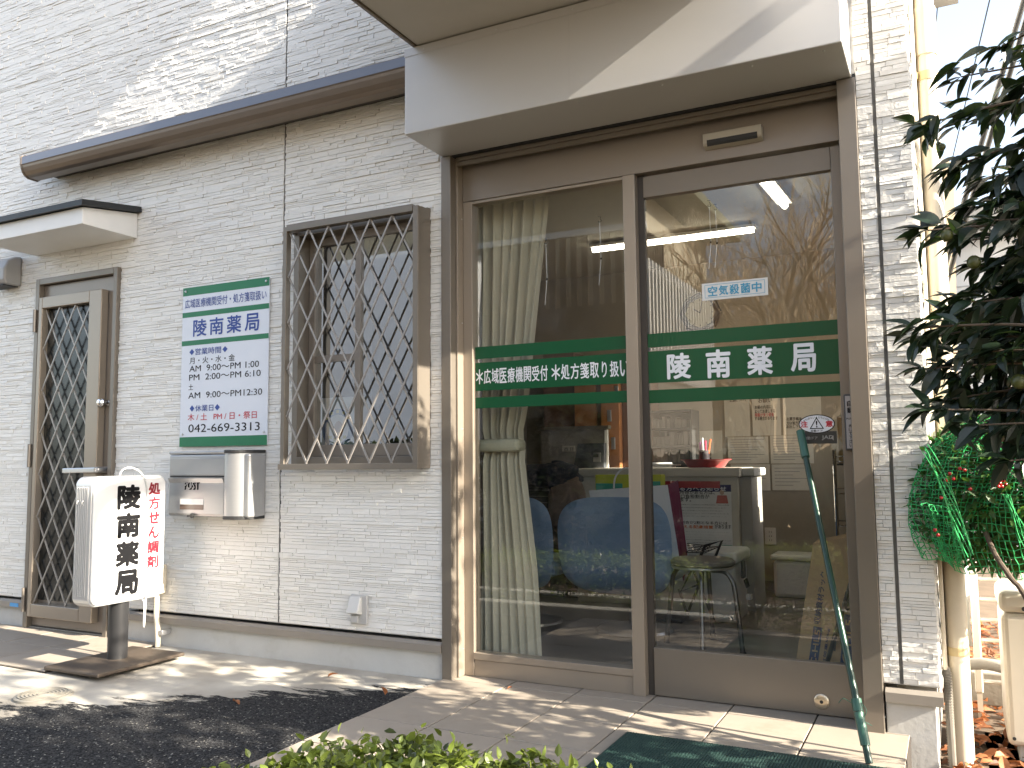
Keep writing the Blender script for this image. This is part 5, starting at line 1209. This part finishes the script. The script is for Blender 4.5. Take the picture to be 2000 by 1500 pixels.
for (px, py) in ((1855, 925), (1862, 935), (1848, 938), (1945, 940), (1953, 944), (1960, 938), (1950, 950), (1895, 955), (1838, 972), (1875, 915), (1965, 946), (1826, 1035), (1832, 1045), (1884, 918), (1940, 932), (1957, 950)):
    c_ = PD(px, py, 2.75); bm_.lathe(c_, [(.0058 * math.sin(math.pi * i / 6) + 1e-5, -.0058 * math.cos(math.pi * i / 6)) for i in range(7)], 8)
bm_.build('berries', mat('red_berry', (0.42, 0.02, 0.02), 0.25), ns, smooth=True)
sm = MB(); sm.tube(smooth_path([PD(1925, 1040, 2.8), PD(1945, 1085, 2.75), PD(1975, 1130, 2.7), PD(2020, 1200, 2.65), (.42, -.35, -.12)]), [.008] * 17, 8)
sm.tube(smooth_path([C0 + Vector((0, 0, -.1)), C0 + Vector((.05, 0, -.5)), (.40, -.12, -.13)]), .02, 8)
for i in range(14):
    v = Vector((rg.gauss(0, 1), rg.gauss(0, 1), rg.gauss(.2, 1))).normalized(); sm.tube([C0 + Vector((.02, 0, -.12)), C0 + Vector((v.x * RX * .5, v.y * RY * .5, v.z * RZ * .5)), C0 + Vector((v.x * RX * .9, v.y * RY * .9, v.z * RZ * .9))], [.007, .005, .002], 5)
sm.build('stems', BARK, ns, smooth=True)
# net: strands draped over the shrub, with gathered folds and a loose tail
net = MB(); rg = random.Random(44)
def netpt(a, b):
    """a: angle round the shrub seen from the street side (deg), b: 0 at the top .. 1 at the hem"""
    th = R(a); ph = R(8 + 118 * b)
    fold = 1 + .05 * math.sin(5 * th + 2.5 * b) * b + .05 * math.sin(13 * th) * b
    r = 1.02 * fold * (1 + .07 * math.sin(2 * th + .7) + .06 * math.sin(3 * ph + th * 2))
    p = C0 + Vector((RX * r * math.sin(ph) * math.cos(th), RY * r * math.sin(ph) * math.sin(th), RZ * r * math.cos(ph)))
    if b > .8: p.z -= (b - .8) * .35 * (1 + .6 * math.sin(3 * th + 1)); 
    return p + Vector((rg.gauss(0, .0018), rg.gauss(0, .0018), rg.gauss(0, .0018)))
na, nb_ = 112, 42
grid = [[netpt(-250 + 290 * i / (na - 1) + 4 * math.sin(7 * j / nb_ + i * .21), j / (nb_ - 1)) for j in range(nb_)] for i in range(na)]
for i in range(na):
    for j in range(nb_ - 1): net.bar(grid[i][j], grid[i][j + 1], .0023)
for j in range(nb_):
    for i in range(na - 1): net.bar(grid[i][j], grid[i + 1][j], .0023)
# loose tail hanging towards the downpipe
T0, T1, T2, T3 = [Vector(PD(*p)) for p in ((1798, 985, 2.88), (1868, 985, 2.76), (1885, 1108, 2.84), (1838, 1090, 2.90))]
tg = [[T0.lerp(T1, i / 11).lerp(T3.lerp(T2, i / 11), j / 17) + Vector((.012 * math.sin(i * 1.1), .02 * math.sin(i * 1.3 + j * .3), .004 * math.sin(j * 1.7 + i))) + Vector((rg.gauss(0, .0025), rg.gauss(0, .0025), rg.gauss(0, .0025))) for j in range(18)] for i in range(12)]
for i in range(12):
    for j in range(17): net.bar(tg[i][j], tg[i][j + 1], .0015)
for j in range(18):
    for i in range(11): net.bar(tg[i][j], tg[i + 1][j], .0015)
# gathered seam of the net
for s in range(7):
    q = [Vector(PD(1800 + (90 * t) + 5 * math.sin(s + t * 5) + s * 2.2, 880 + 210 * t ** 1.1 - 2 * s, 2.72 + .05 * math.sin(s))) for t in [k / 14 for k in range(15)]]
    for k in range(14): net.bar(q[k], q[k + 1], .0019)
for s in range(6):
    q = [Vector(PD(1958 + 48 * t + 4 * math.sin(2 * s + t * 6) + s * 2.4, 965 + 110 * t, 2.72 + .03 * math.sin(s))) for t in [k / 10 for k in range(11)]]
    for k in range(10): net.bar(q[k], q[k + 1], .0019)
NM = leaf_mat('green_net', (0.06, 0.50, 0.17), (0.08, 0.55, 0.2), 0.4, 0.35, 0.35)
tag(at_base(net.build('bird_net', NM, fixn=False), C0), 'bright green bird net draped over the berry shrub', 'net')

# ---- pole props at the upper right, wires, neighbour's house
PM = mat('dark_steel_tube', (0.12, 0.12, 0.12), 0.3, metal=0.7)
for (p, q, lab) in (((2006, -20), (1902, 330), 'left one of two leaning dark steel tubes in the tree'), ((2022, -20), (1925, 300), 'right one of two leaning dark steel tubes in the tree')):
    a_, b_ = Vector(PD(*p, 3.0)), Vector(PD(*q, 3.15)); dirv = (b_ - a_).normalized(); tpe = b_ + dirv * ((b_.z + .12) / -dirv.z if dirv.z < 0 else 0)
    tag(at_base(MB().tube([a_ - dirv * .4, tpe], .010, 10).build('steel_tube', PM, smooth=True), tpe), lab, 'pole', 'leaning steel tubes')
WM = mat('overhead_wire', (0.05, 0.055, 0.06), 0.5)
for (p, q, lab) in (((1836, -30), (1822, 100), 'left overhead wire against the bright sky'), ((1940, -30), (1852, 345), 'right overhead wire against the bright sky')):
    a_, b_ = Vector(PD(*p, 9)), Vector(PD(*q, 14)); d = b_ - a_
    tag(at_base(MB().tube([a_ - d * 3, a_, b_, b_ + d * 2.0], .008, 6).build('overhead_wire', WM), a_), lab, 'wire', 'overhead wires')
nh = thing('neighbour_house', 'pale neighbouring house with grey eaves half hidden by the tree', 'house', (2.2, 9.0, -.3))
NW = mat('pale_blue_grey_siding', (0.50, 0.51, 0.52), 0.6, var=0.03); yN = 7.0
x0 = P(1862, 600, y=yN)[0]; zt = PZ(1875, 470, yN)
B(x0, 6, yN, 12, -.35, zt).build('wall', NW, nh); B(x0 - .05, 6.2, yN - .25, 12.2, zt + .002, zt + .30).build('eave', mat('grey_eave', (0.22, 0.22, 0.215), 0.5), nh, bevel=0.01)
ln_ = MB()
for i in range(16): ln_.box(x0 + .01, 6, yN - .008, yN - .001, i * .2, i * .2 + .012)
ln_.build('siding_lines', mat('siding_shadow', (0.30, 0.31, 0.32), 0.6), nh)
wq = B(x0 + .6, x0 + 1.5, yN - .03, yN - .001, 1.2, 2.3).build('window', M['bronze'], nh); B(x0 + .66, x0 + 1.44, yN - .04, yN - .031, 1.26, 2.24).build('pane', M['frost'], wq)
fl_ = thing('garden_post', 'tan square post with a slanted top behind the downpipe', 'post', P(1875, 470, y=4))
pz = [P(1832, 306, y=4), P(1863, 319, y=4), P(1872, 800, y=4), P(1845, 800, y=4)]; m_ = MB(); m_.prism(pz, (0, 0, 0), (0, .12, 0)); m_.build('post', mat('tan_board', (0.42, 0.33, 0.23), 0.7, var=0.05), fl_)

# off to the right: the garden tree whose crown dapples the drive
def shade_tree(name, x, y, z0, crown, n, seed, label, L0=.11):
    rg = random.Random(seed); t = thing(name, label, 'tree', (x, y, z0)); (cx, cy_, cz, rx, ry, rz) = crown
    tk = MB(); tk.tube(smooth_path([(x, y, z0), (x + .05, y, (z0 + cz) / 2), (cx, cy_, cz + rz * .5)]), [.09, .085, .08, .075, .07, .06, .05, .04, .02], 8)
    its = []
    cl_ = [Vector((rg.gauss(0, .5), rg.gauss(0, .5), rg.gauss(0, .5))) for _ in range(46)]
    for c_ in cl_:
        e = Vector((cx + c_.x * rx, cy_ + c_.y * ry, cz + c_.z * rz)); tk.tube([Vector((cx, cy_, cz - rz * .4)), e.lerp(Vector((cx, cy_, cz)), .4), e], [.02, .012, .004], 5)
        for k in range(n // 46):
            its.append((e + Vector((rg.gauss(0, .13), rg.gauss(0, .13), rg.gauss(0, .11))), (rg.gauss(0, 1), rg.gauss(0, 1), rg.gauss(-.2, .7)), (rg.gauss(0, .6), rg.gauss(0, .6), 1), rg.uniform(.6, 1.2)))
    tk.build('trunk', BARK, t, smooth=True); put_leaves(MB(), its, L0, L0 * .42, .2, .3, 4).build('foliage', DL, t, fixn=False)
shade_tree('garden_tree', 2.4, -1.75, -.35, (2.3, -1.75, 2.6, 1.15, 1.0, 1.3), 3300, 51, 'dark evergreen garden tree standing right of the entrance by the drive')
# ================================================================== across the street (seen mirrored in the glass)
ho = thing('slatted_house', 'cream house across the street with slatted balcony mirrored in the left pane', 'house', (-8, -12, -.3))
HC = mat('cream_house_wall', (0.58, 0.52, 0.40), 0.8, var=0.05); BR = mat('brown_slats', (0.17, 0.125, 0.09), 0.6, var=0.06)
yF = -10.0
B(-14, -5.1, -17, -11.2, -.35, 6.2).build('wall', HC, ho)
B(-14.3, -4.3, -17.3, -9.7, 6.25, 6.45).build('roof_eave', mat('olive_eave', (0.16, 0.16, 0.10), 0.7), ho)
B(-7.44, -4.40, yF - 1.19, yF, -.35, 3.62).build('porch_wall', BR, ho)
sl_ = MB()
for i in range(46):
    x = -4.46 - i * .205; sl_.box(x - .055, x + .055, yF - .06, yF - .02, 3.62, 4.86)
for i in range(8):
    y = yF - .10 - i * .14; sl_.box(-4.44, -4.40, y - .02, y + .02, 3.62, 4.86)
sl_.build('balcony_slats', BR, ho); B(-14, -4.38, yF - .09, yF + .01, 4.862, 4.97).build('top_rail', M['white_metal'], ho)
vw = MB()
for i in range(9):
    x = -6.0 - i * .8; vw.box(x, x + .5, yF + .001, yF + .03, 1.0, 2.4)
vw.build('window', M['frost'], ho)
# white paling fence receding beside it
pf = thing('paling_fence', 'white palings on a grey block wall mirrored in the sliding glass', 'fence', (-4, -9, -.3))
w_ = MB()
for i in range(24): y = -6.7 - i * .15; w_.box(-3.37, -3.33, y - .026, y + .026, 2.05, 3.55)
w_.build('palings', M['white_metal'], pf)
B(-3.41, -3.375, -10.3, -6.6, 3.42, 3.50).build('rail', M['white_metal'], pf); B(-3.41, -3.375, -10.3, -6.6, 2.1, 2.18).build('rail', M['white_metal'], pf)
B(-3.50, -3.415, -10.3, -6.6, -.34, 2.20).build('base_wall', mat('grey_block_wall', (0.20, 0.18, 0.15), 0.85, var=0.1), pf)
B(-14, -7.45, -9.9, -9.3, -.35, 4.7).build('white_wing', mat('white_wing_wall', (0.66, 0.68, 0.70), 0.7, var=0.03), ho)
BL = leaf_mat('bush_leaf', (0.012, 0.018, 0.006), (0.02, 0.03, 0.006), 0.7, 0.6, 0.15, spec=0.05)
hedge('street_bush', -4.25, -3.05, -4.9, -3.95, -.31, 1.48, 5200, (.085, .05, .15, .3, 3), BL, 'tall leafy street bush mirrored over the curtain', 'bush', 71, 'bushes along the street', .35)
hedge('street_bush', -3.3, 1.0, -5.8, -4.85, -.31, .95, 26000, (.10, .065, .15, .3, 3), BL, 'long lower street bush mirrored over the blue seats', 'bush', 73, 'bushes along the street', .3)
hedge('street_bush', -9.5, -4.4, -5.6, -4.8, -.31, 1.15, 9000, (.10, .055, .15, .3, 3), BL, 'street bush mirrored in the lattice window', 'bush', 74, 'bushes along the street', .35)
# bare winter trees
TW = mat('pale_bare_twig', (0.50, 0.38, 0.25), 0.8, var=0.12)
def bare_tree_mesh(seed, H=9.0):
    rg = random.Random(seed); m_ = MB()
    def grow(p, d, L_, r, lvl):
        n = 4; pts = [p]; q = Vector(p); dd = Vector(d)
        for i in range(n):
            dd = (dd + Vector((rg.gauss(0, .10), rg.gauss(0, .10), rg.gauss(.03, .06)))).normalized(); q = q + dd * (L_ / n); pts.append(q)
        m_.tube(pts, [r * (1 - .55 * i / n) for i in range(n + 1)], 5 if lvl < 2 else 3, caps=False)
        if lvl >= 5: return
        k = (5, 4, 5, 4, 3)[lvl]
        for i in range(k):
            t = rg.uniform(.35, 1.0) if i < k - 1 else 1.0; s = pts[min(n, int(t * n))]
            ax = Vector((rg.gauss(0, 1), rg.gauss(0, 1), rg.gauss(.25, .5))).normalized(); nd = (dd * rg.uniform(.75, 1.1) + ax * rg.uniform(.45, .85)).normalized()
            grow(s, nd, L_ * rg.uniform(.55, .78), r * rg.uniform(.40, .55), lvl + 1)
    grow(Vector((0, 0, 0)), Vector((0, 0, 1)), H * .34, .15, 0)
    return m_
protos = []
rg = random.Random(90)
spots = [(-5.2, -15), (-3.3, -14.2), (-1.9, -15.5), (-.4, -14.6), (1.0, -16), (-4.3, -18), (-2.6, -18.5), (-.9, -18.2), (.8, -19), (-6.6, -19.5), (-5.4, -22), (-3.4, -22.5), (-1.4, -22), (.7, -23), (2.6, -18), (-8, -23), (2.4, -14.5), (4.2, -16.5), (-2.7, -12.2), (-1.2, -12.8), (-4.2, -12.6), (.2, -13.2), (-2.0, -20), (-3.0, -16.6), (-1.1, -17), (-.2, -21), (-4.6, -20.5)]
for i, (x, y) in enumerate(spots):
    if i < 3:
        r_t = thing('bare_tree', 'leafless pale-twigged tree in the wood mirrored in the sliding glass', 'tree', (x, y, -.34), 'bare trees across the street')
        o = bare_tree_mesh(200 + i).build('trunk', TW, r_t, fixn=False); o.data.transform(Matrix.Translation((x, y, -.34))); protos.append(r_t)
        continue
    src = protos[i % 3]; t = src.copy(); COL.objects.link(t); t.location = (x, y, -.34); t.rotation_euler = (0, 0, rg.uniform(0, 6.28)); s = rg.uniform(.85, 1.2); t.scale = (s, s, s)
    for ch in list(src.children):
        c_ = ch.copy(); COL.objects.link(c_); c_.parent = t
for i, z in enumerate((4.3, 4.75, 5.3)):
    pts = [Vector((-30 + k * 3, -5.2 - .3 * i, z - .5 * math.sin(math.pi * ((k * 3) % 30) / 30))) for k in range(21)]
    tag(MB().tube(pts, .012, 5).build('street_wire', WM), ('lowest', 'middle', 'highest')[i] + ' street wire mirrored in the entrance glass', 'wire', 'street wires')

bpy.data.objects.remove(_fo); bpy.data.curves.remove(_fc)
